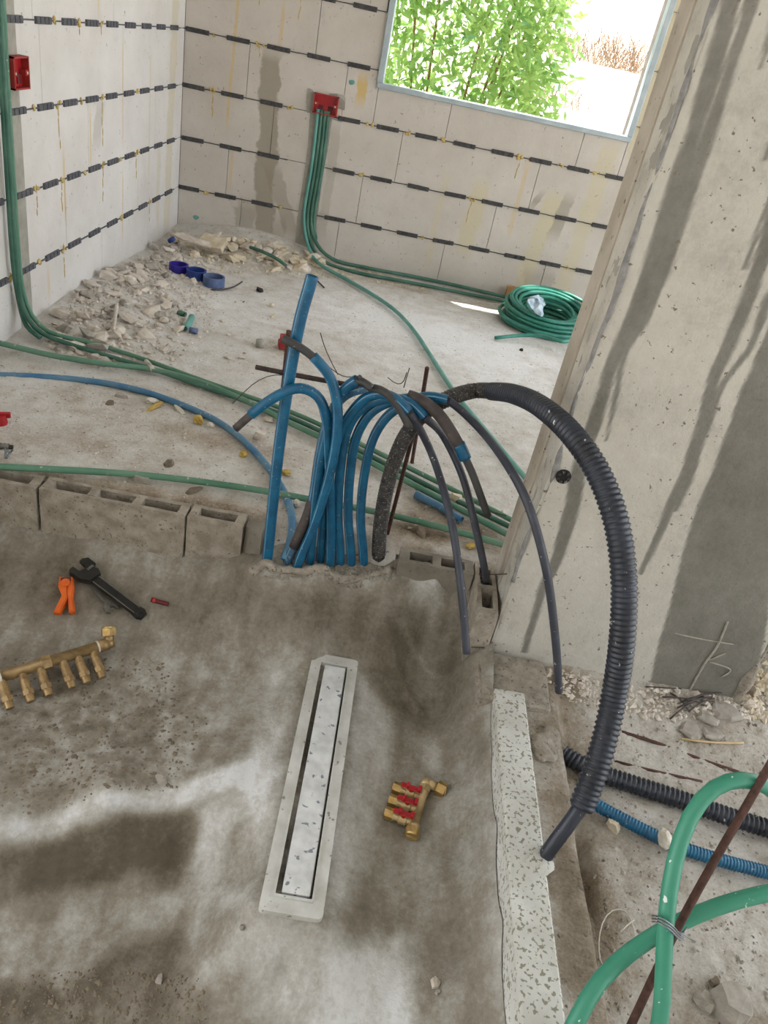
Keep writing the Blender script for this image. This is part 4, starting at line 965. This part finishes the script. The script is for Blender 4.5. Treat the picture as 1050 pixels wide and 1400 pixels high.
m = MB(); m.lathe((ln + .016, ob, 0), (1e3, ob, 0), [(0, .0155), (.022, .0155), (.022, .0120), (.036, .0120)], 18); m.sphere((ln + .042, ob, 0), .0130, sub=3); m.cyl((ln + .042, ob, 0), (ln + .046, ob + .020, .012), .0115, n=16); m.build('elbow', 'brass_old', t, True)
m = MB(); hexnut(m, (ln + .045, ob + .018, .011), (ln + .048, ob + .034, .020), .0185); m.cyl((ln + .048, ob + .034, .020), (ln + .0485, ob + .036, .021), .015, n=16); m.build('elbow_nut', 'brass_bright', t)
# --- three-valve manifold with red handles
A = PITP(561, 1146); B = PITP(580, 1078)
t = thing('valve_manifold', 'small brass manifold with three red valve handles right of the drain', 'manifold')
xd = B - A; ln = np.linalg.norm(xd); place(t, A + np.array([0, 0, .016]), xd / ln)
m = MB(); m.lathe((.012, 0, 0), (1, 0, 0), [(0, .0125), (.012, .0125), (.012, .0105), (ln - .020, .0105), (ln - .020, .013), (ln - .006, .013)], 18); m.build('bar', 'brass', t, True)
m = MB(); m.lathe((-.008, 0, 0), (1, 0, 0), [(0, .0135), (.003, .016), (.020, .016)], 24); m.build('end_cap', 'brass_bright', t)
m = MB(); m.box((-.0092, -.010, -.0016), (-.0080, .010, .0016)); m.build('cap_mark', 'brass', t)
m = MB(); hexnut(m, (ln - .022, 0, 0), (ln - .008, 0, 0), .0150); m.build('bar_nut', 'brass', t)
m = MB(); m.sphere((ln + .003, -.0, 0), .013, sub=3); m.cyl((ln + .003, 0, 0), (ln + .001, -.028, .0), .0115, n=16); m.build('elbow', 'brass', t, True)
m = MB(); hexnut(m, (ln + .001, -.026, 0), (ln - .002, -.046, 0), .0180); m.cyl((ln - .002, -.046, 0), (ln - .002, -.048, 0), .013, n=16); m.build('elbow_nut', 'brass_bright', t)
for k, fx in enumerate((.20, .46, .72)):
    x = ln * fx
    m = MB(); m.lathe((x, .006, 0), (x, 1, 0), [(0, .0095), (.012, .0095), (.014, .0125), (.030, .0125), (.032, .0095), (.040, .0095), (.040, .0115), (.046, .0115)], 16); v = m.build('valve', 'brass', t)
    m = MB(); hexnut(m, (x, .050, 0), (x, .068, 0), .0140); m.cyl((x, .068, 0), (x, .070, 0), .0105, n=14); m.build('outlet_nut', 'brass_bright', v)
    m = MB(); m.cyl((x, .028, .010), (x, .028, .020), .006, n=12); m.box((x - .0065, .008, .0185), (x + .0065, .052, .0225), .0015); m.box((x - .0065, .006, .0185), (x + .0065, .014, .032), .0015); m.box((x - .0065, .034, .0185), (x + .0065, .040, .030), .0015)
    m.build('handle', 'red_plastic', v)
# --- adjustable wrench
A = PITP(112, 785); B = PITP(195, 848)
t = thing('adjustable_wrench', 'dark adjustable wrench lying on the cement by the orange tool', 'wrench')
xd = B - A; ln = np.linalg.norm(xd); place(t, A + np.array([0, 0, .012]), xd / ln, (0, -.25, 1))
m = MB(); m.prism([(.040, .014), (.06, .012), (ln - .03, .013), (ln - .008, .016), (ln + .004, .010), (ln + .004, -.010), (ln - .008, -.016), (ln - .03, -.013), (.06, -.012), (.040, -.014)], .0, .011, .002); m.build('handle', 'tool_black', t)
m = MB(); m.prism([(.060, .0072), (ln - .03, .008), (ln - .014, .006), (ln - .014, -.006), (ln - .03, -.008), (.060, -.0072)], .0112, .0118); m.build('handle_panel', 'hole_dark', t)
for s in (-1, 1):
    m = MB(); m.box((.05, s * .0105 - .001, .0105), (ln - .02, s * .0105 + .001, .0128)); m.build('bright_edge', 'tool_steel', t)
m = MB(); m.prism([(.048, .018), (.046, -.016), (.020, -.030), (-.012, -.030), (-.018, -.024), (-.018, -.012), (.004, -.011), (.008, .006), (.018, .022), (.032, .026)], -.001, .016, .002); m.build('head', 'tool_black', t)
m = MB(); m.prism([(.006, .006), (.018, .022), (.014, .034), (-.012, .034), (-.020, .022), (-.020, .012), (.0, .010)], .001, .015, .002); m.build('movable_jaw', 'tool_black', t)
m = MB(); m.lathe((.016, .004, .010), (.016, 1, .010), [(k * .0025, .0075 if k % 2 else .006) for k in range(9)], 12); m.build('knurl', 'tool_steel', t)
m = MB(); m.lathe((ln - .006, 0, .0105), (ln - .006, 0, 1), [(0, .006), (.001, .006)], 14); m.build('hang_hole', 'hole_dark', t)
# --- open-end spanner under it
A = PITP(122, 800); B = PITP(150, 834)
t = thing('spanner', 'small steel open-end spanner half under the adjustable wrench', 'wrench')
xd = B - A; ln = np.linalg.norm(xd); place(t, A + np.array([0, 0, .010]), xd / ln)
MB().prism([(-.02, .008), (ln - .012, .0075), (ln - .012, -.0075), (-.02, -.008)], 0, .006, .001).build('shank', 'tool_steel', t)
MB().prism([(ln - .016, .008), (ln - .006, .019), (ln + .010, .021), (ln + .017, .013), (ln + .004, .009), (ln + .001, 0), (ln + .006, -.008), (ln + .018, -.010), (ln + .012, -.019), (ln - .004, -.018), (ln - .016, -.008)], -.001, .008, .001).build('jaw', 'tool_steel', t)
# --- orange clip tool: two arms joined at a pivot
A = PITP(92, 798); B = PITP(90, 842)
t = thing('pipe_clip_tool', 'bright orange plastic plier-like tool lying with its arms apart', 'tool')
xd = B - A; ln = np.linalg.norm(xd); place(t, A + np.array([0, 0, .004]), xd / ln, (0, -.3, 1))
MB().prism([(-.005, -.004), (-.008, .016), (.02, .020), (ln * .5, .018), (ln, .024), (ln + .002, .010), (ln * .6, .006), (.03, -.002)], 0, .020, .003).build('arm', 'orange_plastic', t)
MB().prism([(-.005, .004), (-.008, -.016), (.02, -.018), (ln * .5, -.008), (ln, -.026), (ln + .002, -.010), (ln * .65, .004), (.04, .006)], .003, .023, .003).build('arm', 'orange_plastic', t)
MB().cyl((.012, 0, .0), (.012, 0, .026), .011, n=16).build('pivot', 'orange_plastic', t)
MB().box((-.004, -.012, .018), (.008, .012, .0245), .001).build('blade_slot', 'rust', t)
# --- red offcut
A = PITP(207, 823); B = PITP(230, 829)
t = thing('red_offcut', 'small dark red plastic piece right of the wrench', 'plastic'); xd = B - A; ln = np.linalg.norm(xd); place(t, A + np.array([0, 0, .004]), xd / ln)
MB().cyl((0, 0, .004), (ln, 0, .003), .0065, .0055, 10).build('body', 'red_dark', t); MB().cyl((ln * .1, 0, .004), (ln * .25, 0, .004), .0072, n=10).build('collar', 'red_dusty', t)

# --- things on the floor
def tape_roll(label, px, py, mat, r=.040, h=.045, tilt=(0, 0, 0)):
    p = Z(px, py, .0); t = thing('tape_roll', label, 'tape roll', p + np.array([0, 0, .002]), tilt, 'blue tape rolls on the floor')
    n = 28
    def rp(r0, r1, z0, z1):
        o_ = [(r1 * math.cos(2 * math.pi * k / n), r1 * math.sin(2 * math.pi * k / n)) for k in range(n)]; i_ = [(r0 * math.cos(2 * math.pi * k / n), r0 * math.sin(2 * math.pi * k / n)) for k in range(n)]
        return ring_prism(o_, i_, z0, z1)
    link('tape', rp(r * .88, r, 0, h), mat, t); link('core', rp(r * .84, r * .88, .002, h - .002), mat, t)
tape_roll('violet blue tape roll, leftmost of the three', 244, 374, 'tape_violet', .045)
tape_roll('mid blue tape roll, middle of the three', 268, 382, 'tape_blue', .047)
tape_roll('greyish blue tape roll, rightmost of the three', 292, 391, 'tape_grey', .050)
lay('strap', 'dark strap end trailing from the rightmost tape roll', [Z(288, 396, .004), Z(305, 397, .004), Z(322, 392, .012), Z(331, 385, .02)], .004, 'wire', 'strap')
lay('green_offcut', 'short bent teal conduit offcut near the rubble', [Z(262, 433, .02), Z(261, 440, .014), Z(252, 449, .012)], .013, 'teal_pale', 'conduit')
lay('green_offcut', 'small dark green conduit ring near the rubble', [Z(245, 428, .012), Z(252, 430, .012)], .012, 'green_dark', 'conduit')
lay('grey_offcut', 'grey tube bit below the teal offcut', [Z(259, 451, .012), Z(270, 453, .012)], .012, 'tape_grey', 'pipe')
lay('grey_plug', 'grey round plug standing alone on the bare floor', [Z(355, 474, .001), Z(355, 474, .001) + np.array([0, 0, .028])], .017, 'mortar_grey', 'plug', open_ends=(False, False))
lay('pale_stick', 'pale thin stick standing in the left rubble', [Z(155, 451, .03), Z(160, 416, .05)], .007, 'rock_pale', 'stick', open_ends=(False, False))
lay('nail', 'dark nail lying right of the tall blue pipe top', [Z(430, 380, .004), Z(443, 393, .004)], .004, 'wire', 'nail', open_ends=(False, False))
t = thing('red_box_scrap', 'dusty red plastic box piece behind the tall blue pipe', 'plastic', Z(392, 476, 0), (0, 0, .3)); MB().box((-.035, -.025, 0), (.035, .025, .03), .003).build('body', 'red_dusty', t); MB().box((-.028, -.026, .008), (.028, .03, .05), .002).build('lip', 'red_dusty', t)
t = thing('red_ball_valve', 'bright red plastic knob at the left frame edge', 'plastic', Z(0, 579, 0), (0, 0, .4)); MB().cyl((0, 0, .0), (0, 0, .03), .022, .018, 12).build('body', 'red_plastic', t); MB().box((-.03, -.007, .02), (.03, .007, .036), .002).build('grip', 'red_plastic', t)
t = thing('steel_fitting', 'small ribbed steel fitting at the left frame edge', 'fitting', Z(4, 610, .008), (0, math.pi / 2, .2)); MB().lathe((0, 0, -.02), (0, 0, 1), [(k * .005, .010 if k % 2 else .0075) for k in range(8)], 14).build('body', 'tool_steel', t, True); MB().cyl((0, 0, .016), (0, 0, .026), .006, n=10).build('spigot', 'tool_black', t)
t = thing('steel_clip', 'tiny bent steel clip below the ribbed fitting', 'clip', Z(8, 627, .004)); tube('loop', [(0, 0, 0), (.008, .01, .012), (.0, .02, .02), (-.008, .012, .01), (-.002, 0, 0)], .003, 'steel_wire', t, step=.01, n=6)
def lump(name, label, cat, p, size, mat, seed=0, rot=None, sub=2, jit=.25, smooth=False, group=None):
    if name in ('stone', 'clod', 'rubble_lump'):
        r_ = random.Random(seed + 5); n = r_.choice((5, 6, 7)); m = MB()
        pl = [((1 + r_.uniform(-.25, .1)) * math.cos(2 * math.pi * (k + r_.uniform(-.25, .25)) / n) * size[0], (1 + r_.uniform(-.25, .1)) * math.sin(2 * math.pi * (k + r_.uniform(-.25, .25)) / n) * size[1]) for k in range(n)]
        m.prism(pl, 0, size[2] * 1.6); bmesh.ops.subdivide_edges(m.bm, edges=m.bm.edges[:], cuts=1, use_grid_fill=True)
        for v in m.bm.verts:
            if v.co.z > size[2]: v.co.x *= .8; v.co.y *= .8
        m.jitter(min(size) * .5, .6 / min(size)); o = m.build(name, mat); o.location = (p[0], p[1], p[2] - size[2] * .15)
        if rot is not None: o.rotation_euler = rot
        return tag(o, label, cat, group)
    m = MB(); m.sphere((0, 0, 0), 1, sub=sub)
    r_ = random.Random(seed + 999)
    ox, oy = r_.uniform(0, 50), r_.uniform(0, 50)
    for v in m.bm.verts: v.co *= 1 + 2.6 * jit * fbm(v.co.x + ox + v.co.z, v.co.y + oy - v.co.z * .7, 2.2, 3, seed) + r_.uniform(-jit, jit) * .35
    for v in m.bm.verts: v.co.z = max(v.co.z, -.5)
    for v in m.bm.verts: v.co = Vector((v.co.x * size[0], v.co.y * size[1], v.co.z * size[2]))
    o = m.build(name, mat, None, smooth); o.location = (p[0], p[1], p[2] + size[2] * .55)
    if rot is not None: o.rotation_euler = rot
    return tag(o, label, cat, group)
S = [('scrap', 'pale green crumpled scrap beside the blue conduit', Z(208, 550), (.022, .014, .010), 'white_scrap'), ('scrap', 'long yellow scrap lying beside the blue conduit', Z(212, 557), (.040, .010, .008), 'yellow_scrap'), ('scrap', 'white flat chip beside the blue conduit', Z(245, 561), (.030, .010, .006), 'white_scrap'),
     ('sponge_scrap', 'yellow sponge scrap left of the blue conduit bend', Z(271, 576), (.014, .024, .012), 'yellow_scrap'), ('scrap', 'pale pebble right of the yellow sponge scrap', Z(288, 583), (.012, .012, .009), 'rock_pale'),
     ('sponge_scrap', 'small yellow scrap left of the tall blue pipe', Z(333, 623), (.012, .012, .010), 'yellow_scrap'), ('sponge_scrap', 'small yellow lump right of the tall blue pipe', Z(391, 648), (.013, .014, .010), 'yellow_scrap'),
     ('scrap', 'white chip beside the hanging brown tube end', Z(366, 575), (.012, .020, .008), 'rock_pale'), ('stone', 'pale stone behind the blue conduit bend', Z(354, 598), (.028, .020, .014), 'rock_pale'), ('stone', 'flat brown stone slab behind the three-slot block', Z(192, 658), (.038, .016, .014), 'rock_grey'),
     ('scrap', 'white knotted scrap right of the blue conduit foot', Z(406, 691), (.010, .012, .012), 'white_scrap'), ('scrap', 'yellow scrap behind the plastered block', Z(643, 748, .0), (.012, .010, .008), 'yellow_scrap'), ('clod', 'dark clod behind the short blue offcut', Z(575, 664), (.028, .016, .010), 'clod'),
     ('clod', 'tan clod on the green conduits behind the hanging tube', Z(620, 684, .01), (.025, .016, .016), 'rock_tan'), ('clod', 'dark earth clod behind the black conduit foot', Z(575, 727), (.030, .014, .008), 'clod'), ('clod', 'dark clod behind the broken hollow block', Z(265, 672), (.030, .012, .006), 'clod'),
     ('stone', 'brown pebble behind the green conduit over the hollow blocks', Z(231, 636), (.018, .012, .010), 'clod'), ('stone', 'small pale stone under the pale green floor conduit', Z(582, 479), (.018, .014, .008), 'rock_tan'), ('stone', 'dark chip in the middle of the bare floor', Z(712, 479), (.010, .010, .006), 'hole_dark'),
     ('stone', 'black grit on the floor right of the tape rolls', Z(354, 398), (.020, .014, .010), 'hole_dark'), ('stone', 'pale chip on the floor right of the tape rolls', Z(371, 418), (.018, .012, .008), 'rock_tan'), ('stone', 'pale chip below the tape rolls', Z(373, 433), (.018, .012, .008), 'rock_tan'),
     ('stone', 'dark clod on the dusty floor near the blue conduit', Z(150, 552), (.016, .014, .006), 'clod'), ('stone', 'clod on the dusty floor left of the yellow scrap', Z(165, 543), (.022, .014, .010), 'rock_grey'), ('paper_scrap', 'white crumpled paper between the middle and right tape rolls', Z(264, 388, .02), (.016, .014, .018), 'white_scrap'),
     ('stone', 'grey stone on the edge of the basin step', PITP(221, 1069), (.017, .012, .009), 'rock_grey'), ('stone', 'pale lump on the cement bottom right of the drain', PITP(594, 1347), (.010, .013, .010), 'rock_pale'), ('stone', 'tiny lump beside the pale lump right of the drain', PITP(598, 1358), (.005, .006, .005), 'rock_grey'),
     ('stone', 'small pebble on the cement shelf above the step', PITP(223, 945), (.008, .008, .007), 'rock_grey'), ('stone', 'small grey pebble on the lower basin floor', PITP(217, 1340), (.009, .008, .007), 'rock_grey'), ('stone', 'dark pebble at the drain front corner', PITP(331, 1269), (.005, .006, .006), 'rock_grey'), ('stone', 'tiny pebble beside the small pebble on the shelf', PITP(220, 958), (.008, .006, .005), 'rock_grey'),
     ('stone', 'grey flat shard standing at the pillar foot', GRP(992, 975), (.030, .045, .010), 'rock_grey'), ('stone', 'flat pale shard right of the wire scraps', GRP(968, 982), (.035, .028, .006), 'rock_grey'), ('stone', 'flat pale shard below the wire scraps', GRP(972, 1003), (.036, .030, .006), 'rock_grey'), ('stone', 'flat pale shard left of the two other shards', GRP(945, 1000), (.040, .034, .005), 'rock_grey'), ('stone', 'round white stone right of the grey shard', GRP(1022, 966), (.016, .015, .012), 'rock_pale'),
     ('stone', 'brown stone in the gravel at the right frame edge', GRP(1022, 945), (.018, .015, .012), 'clod'), ('stone', 'pale stone at the conduit joint in the dirt', GRP(838, 1130), (.020, .026, .016), 'rock_tan'),
     ('rubble_lump', 'broken grey mortar lump at the bottom right corner', GRP(992, 1375), (.040, .045, .030), 'rock_grey'), ('rubble_lump', 'smaller grey mortar lump left of the broken one', GRP(962, 1372), (.018, .018, .014), 'rock_grey'), ('rubble_lump', 'dark crumb above the broken mortar lump', GRP(975, 1345), (.012, .012, .010), 'clod')]
for i, (nm, lab, p, sz, mt) in enumerate(S):
    lump(nm, lab, 'stone' if nm in ('stone', 'rubble_lump', 'clod') else 'scrap', p, sz, mt, i, (random.uniform(-.2, .2), random.uniform(-.2, .2), random.uniform(0, 3)), 2 if max(sz) < .012 else 3, .26)
slab_ = MB().prism([(-.2, -.05), (-.05, -.09), (.2, -.05), (.17, .04), (-.1, .06)], 0, .02).jitter(.008, 12, 2).build('stone_slab', 'rock_pale'); slab_.location = Z(262, 328, .07); slab_.scale = (.55, .40, .5); slab_.rotation_euler = (.25, .1, -.05); tag(slab_, 'long flat tan slab in the room corner on the rubble', 'stone')
slab2 = MB().prism([(-.07, -.05), (.06, -.05), (.07, .03), (-.06, .04)], 0, .035).jitter(.008, 16, 2).build('stone_slab', 'rock_tan'); slab2.location = Z(292, 335, .05); slab2.rotation_euler = (.5, 0, -.1); tag(slab2, 'square tan slab right of the long slab in the corner', 'stone')
lay('blue_scrap', 'dark blue plastic scrap in the corner rubble', [Z(231, 330, .06), Z(238, 326, .08)], .012, 'tape_blue', 'plastic', open_ends=(False, False))

# --- rubble: single chunks, the biggest ones, plus uncountable grit
rock_me = {}
for mt in ('rock_pale', 'rock_tan', 'rock_grey'):
    for k in range(6):
        bm = bmesh.new(); bmesh.ops.create_icosphere(bm, subdivisions=1, radius=1)
        r_ = random.Random(k * 7 + len(mt))
        for v in bm.verts: v.co *= 1 + r_.uniform(-.32, .25)
        for v in bm.verts: v.co = Vector((v.co.x, v.co.y * .8, max(-.45, min(.5, v.co.z * .62))))
        me = bpy.data.meshes.new('rubble_chunk'); bm.to_mesh(me); bm.free(); me.materials.append(MATS[mt]); rock_me[(mt, k)] = me
def chunk(label, group, p, s, mt):
    o = bpy.data.objects.new('rubble_chunk', rock_me[(mt, random.randrange(6))]); COL.objects.link(o)
    o.location = (p[0], p[1], p[2] + s * .22); o.scale = (s, s * random.uniform(.7, 1.1), s * random.uniform(.6, 1)); o.rotation_euler = (random.uniform(-.5, .5), random.uniform(-.5, .5), random.uniform(0, 6.28))
    tag(o, label, 'rubble', group)
def inpoly(x, y, poly):
    c = False; j = len(poly) - 1
    for i in range(len(poly)):
        if (poly[i][1] > y) != (poly[j][1] > y) and x < (poly[j][0] - poly[i][0]) * (y - poly[i][1]) / (poly[j][1] - poly[i][1]) + poly[i][0]: c = not c
        j = i
    return c
FLP = lambda px, py: march(px, py, floor_h)
def scatter(poly, n, smin, smax, label, group, mats, bias=None):
    W_ = [FLP(a, b) for a, b in poly]; pol = [(p[0], p[1]) for p in W_]
    xs = [p[0] for p in pol]; ys = [p[1] for p in pol]; k = 0; tries = 0
    while k < n and tries < 20000:
        tries += 1
        x, y = random.uniform(min(xs), max(xs)), random.uniform(min(ys), max(ys))
        if not inpoly(x, y, pol) or x < WALL_X + .03 or y > WALL_Y - .03: continue
        if bias and random.random() > bias(x, y): continue
        s = smin + (smax - smin) * random.random() ** 2.2
        chunk(label, group, (x, y, float(floor_h(np.array(x), np.array(y)))), s, random.choice(mats)); k += 1
scatter([(52, 462), (100, 405), (160, 372), (225, 335), (255, 345), (225, 400), (260, 420), (240, 480), (150, 500), (70, 480)], 190, .014, .050, 'pale broken chunk in the rubble heap along the left wall', 'rubble chunks along the left wall', ['rock_pale', 'rock_pale', 'rock_grey'], lambda x, y: math.exp(-((x - WALL_X) / .45) ** 2))
scatter([(228, 322), (330, 330), (430, 352), (450, 368), (380, 372), (300, 358), (225, 350)], 100, .022, .066, 'tan broken chunk in the rubble row at the back wall foot', 'rubble chunks along the back wall', ['rock_tan', 'rock_tan', 'rock_pale'], lambda x, y: math.exp(-((y - WALL_Y) / .28) ** 2))
scatter([(150, 480), (260, 420), (330, 400), (345, 450), (330, 530), (200, 520)], 15, .008, .022, 'small loose chip strewn on the floor before the left rubble', 'loose chips on the floor', ['rock_pale', 'rock_grey'])
def grit(name, label, poly, hf, n, smin, smax, mat, cat='gravel', bias=None):
    W_ = [march(a, b, hf) for a, b in poly]; pol = [(p[0], p[1]) for p in W_]; xs = [p[0] for p in pol]; ys = [p[1] for p in pol]
    base = np.array([(0, 0, 1), (1, 0, 0), (0, 1, 0), (-1, 0, 0), (0, -1, 0), (0, 0, -.5)], float); fs = [(0, 1, 2), (0, 2, 3), (0, 3, 4), (0, 4, 1), (5, 2, 1), (5, 3, 2), (5, 4, 3), (5, 1, 4)]
    V, F = [], []; k = 0; tr = 0
    while k < n and tr < n * 60:
        tr += 1; x, y = random.uniform(min(xs), max(xs)), random.uniform(min(ys), max(ys))
        if not inpoly(x, y, pol): continue
        if bias and random.random() > bias(x, y): continue
        s = smin + (smax - smin) * random.random() ** 3; i = len(V); a = random.uniform(0, 6.28); ca, sa = math.cos(a), math.sin(a)
        z = float(hf(np.array(x), np.array(y)))
        q = base * s * np.array([random.uniform(.6, 1.3), random.uniform(.6, 1.3), random.uniform(.4, .8)])
        q = np.stack([q[:, 0] * ca - q[:, 1] * sa, q[:, 0] * sa + q[:, 1] * ca, q[:, 2]], 1) + [x, y, z + s * .15]
        V += q.tolist(); F += [tuple(i + j for j in f) for f in fs]; k += 1
    o = link(name, mesh(name, V, F), mat); tag(o, label, cat, None, 'stuff'); return o
grit('rubble_grit', 'fine pale grit between the rubble along the left wall', [(52, 466), (100, 405), (160, 372), (225, 335), (300, 345), (300, 440), (240, 500), (120, 505)], floor_h, 2200, .004, .015, 'rock_pale', bias=lambda x, y: math.exp(-((x - WALL_X) / .5) ** 2))
grit('rubble_grit', 'fine tan grit along the back wall foot', [(228, 322), (330, 328), (470, 362), (600, 392), (590, 398), (440, 378), (300, 372)], floor_h, 900, .004, .014, 'rock_tan')
grit('floor_grit', 'fine grey grit strewn over the dusty floor', [(0, 530), (300, 530), (520, 600), (690, 700), (680, 740), (300, 690), (0, 640)], floor_h, 1300, .002, .007, 'rock_pale')
grit('pillar_gravel', 'crushed gravel along the pillar foot', [(720, 912), (860, 935), (1010, 955), (1050, 930), (1050, 985), (900, 985), (780, 960)], gr_h, 900, .003, .012, 'rock_pale')
grit('pillar_gravel', 'brown gravel behind the pillar at the right frame edge', [(1012, 950), (1050, 890), (1080, 900), (1080, 990), (1030, 985)], gr_h, 260, .006, .016, 'rock_tan')
grit('ground_grit', 'fine grit on the dirt at the right', [(800, 960), (1050, 1000), (1050, 1400), (830, 1400), (800, 1150)], gr_h, 700, .002, .006, 'rock_grey')
grit('basin_crumbs', 'brown crumbs strewn on the cement shelf and lower basin', [(0, 900), (220, 900), (300, 1000), (260, 1070), (0, 1110)], pit_h, 900, .002, .007, 'clod')
grit('basin_crumbs', 'brown crumbs on the lower basin floor at the bottom left', [(0, 1340), (150, 1320), (270, 1330), (290, 1400), (0, 1400)], pit_h, 420, .002, .006, 'clod')
grit('bundle_crumbs', 'mortar crumbs around the feet of the blue pipes', [(350, 768), (540, 772), (535, 796), (355, 790)], pit_h, 420, .003, .010, 'mortar')

# ================================================================== RIGHT FOREGROUND
def gpt(px, py, up): q = GRP(px, py); return q + np.array([0, 0, up])
o = lay('corrugated_conduit', 'black corrugated conduit half sunk in the dirt at the right', [Z(a, b, -.175) for a, b in ((770, 1030), (800, 1050), (840, 1064), (940, 1096), (1000, 1118), (1110, 1150), (1300, 1215), (1500, 1280))], .0215, 'black_conduit', rings=(.011, .004))
o = lay('corrugated_conduit', 'blue corrugated conduit beside the black one in the dirt', [Z(a, b, -.178) for a, b in ((800, 1090), (820, 1104), (860, 1124), (910, 1151), (970, 1172), (1110, 1208), (1300, 1260), (1500, 1320))], .0145, 'blue_sheath', rings=(.007, .0013))
cc = D(906, 1152, 1.60); lump('mortar_clip', 'white mortar dab over the blue corrugated conduit', 'mortar', Z(906, 1150, -.178), (.014, .024, .016), 'white_scrap', 77, None, 3, .15)
hA = [D(905, 1410, 1.10), D(906, 1330, 1.10), D(910, 1250, 1.10), D(920, 1180, 1.115), D(941, 1112, 1.13), D(975, 1072, 1.14), D(1015, 1063, 1.15), D(1048, 1072, 1.16), D(1080, 1100, 1.17)]
hA = [np.array([hA[0][0], hA[0][1] + .02, -.21]), hA[0] + np.array([0, .005, -.12])] + hA + [D(1130, 1180, 1.2), D(1180, 1300, 1.3)]
lay('green_hose', 'green hose rising upright and looping over to the right, nearest the camera', hA, .0122, 'green_hose')
hB = [D(783, 1415, 1.08), D(800, 1362, 1.10), D(840, 1317, 1.13), D(885, 1284, 1.15), D(925, 1262, 1.155), D(980, 1238, 1.16), D(1060, 1218, 1.16), D(1130, 1210, 1.18), D(1200, 1260, 1.3)]
hB = [np.array([hB[0][0] - .03, hB[0][1] - .02, -.2]), hB[0] + np.array([-.02, -.01, -.10])] + hB
lay('green_hose', 'green hose arching low from bottom left behind the upright hose', hB, .0125, 'green_hose')
rb0, rb1 = D(858, 1412, 1.13), D(1062, 1030, 1.14)
bar('rebar', 'rusty slanting rebar tied to the two green hoses', [rb0 + (rb0 - rb1) * .75, rb0, D(905, 1310, 1.132), D(960, 1206, 1.136), rb1, rb1 + (rb1 - rb0) * .3], .0062, 'rust')
tw = thing('tie_wire', 'twisted steel tie wire binding the hoses to the slanting rebar', 'wire', D(915, 1268, 1.13)); _t = np.array(tw.location)
for k in range(3):
    dy = k * 4
    tube('strand', [D(892, 1252 + dy, 1.115) - _t, D(900, 1253 + dy, 1.085) - _t, D(916, 1262 + dy, 1.083) - _t, D(928, 1276 + dy, 1.10) - _t, D(934, 1281 + dy * .5, 1.125) - _t], .0013, 'steel_wire', tw, step=.008, n=6)
tube('twist', [D(928, 1274, 1.10) - _t, D(937, 1280, 1.10) - _t, D(934, 1272, 1.11) - _t, D(940, 1268, 1.11) - _t], .0012, 'steel_wire', tw, step=.008, n=6)
lay('string', 'thin pale string loop lying on the dirt beside the kerb', [gpt(a, b, .006) for a, b in ((867, 1285), (864, 1262), (855, 1245), (835, 1243), (820, 1262), (816, 1295), (818, 1315), (824, 1325))], .0012, 'white_tape', 'string', open_ends=(False, False))
lay('string', 'short pale string end inside the loop', [gpt(a, b, .006) for a, b in ((847, 1277), (856, 1266), (866, 1260))], .0012, 'white_tape', 'string', open_ends=(False, False))
lay('wooden_stick', 'pale wooden splinter on the dirt below the shards', [gpt(930, 1012, .006), gpt(975, 1019, .006), gpt(1015, 1018, .006)], .0028, 'wood', 'stick', open_ends=(False, False))
for lab, pl, r in (('brown rusty bar half buried in the dirt, upper one', [(850, 1000), (900, 1015), (950, 1035), (1010, 1055)], .006), ('brown rusty bar half buried in the dirt, lower one', [(840, 1040), (900, 1055), (960, 1068)], .005)):
    lay('buried_bar', lab, [gpt(a, b, -.002) for a, b in pl], r * .75, 'rust', 'rebar', open_ends=(False, False))
for i, (a, b, c2, d) in enumerate(((905, 955, 965, 968), (915, 985, 960, 955), (930, 962, 985, 950), (925, 970, 972, 956), (915, 950, 940, 975), (940, 975, 975, 958))):
    lay('wire_scrap', 'dark wire scrap in the tangle at the pillar foot', [gpt(a, b, .006), gpt((a + c2) / 2, (b + d) / 2 - 3, .016), gpt(c2, d, .008)], .0022, 'wire', 'wire', 'wire scraps at the pillar foot', open_ends=(False, False))
lay('steel_rod', 'thin grey steel rod before the pillar, right one', [gpt(972, 965, .008), gpt(1010, 974, .008)], .0022, 'steel_wire', 'rod', open_ends=(False, False))
lay('steel_rod', 'thin dark steel rod along the pillar foot, left one', [gpt(882, 941, .006), gpt(930, 944, .006)], .0018, 'wire', 'rod', open_ends=(False, False))
for k, yy in enumerate((880, 889)):
    q = Z(1052, yy, .012); lay('green_conduit', ('green conduit end behind the pillar at the right, upper one', 'green conduit end behind the pillar at the right, lower one')[k], [q + np.array([-.25, -.02 + .05, 0]), q, q + np.array([.5, .1, 0])], .0105, 'green_floor')
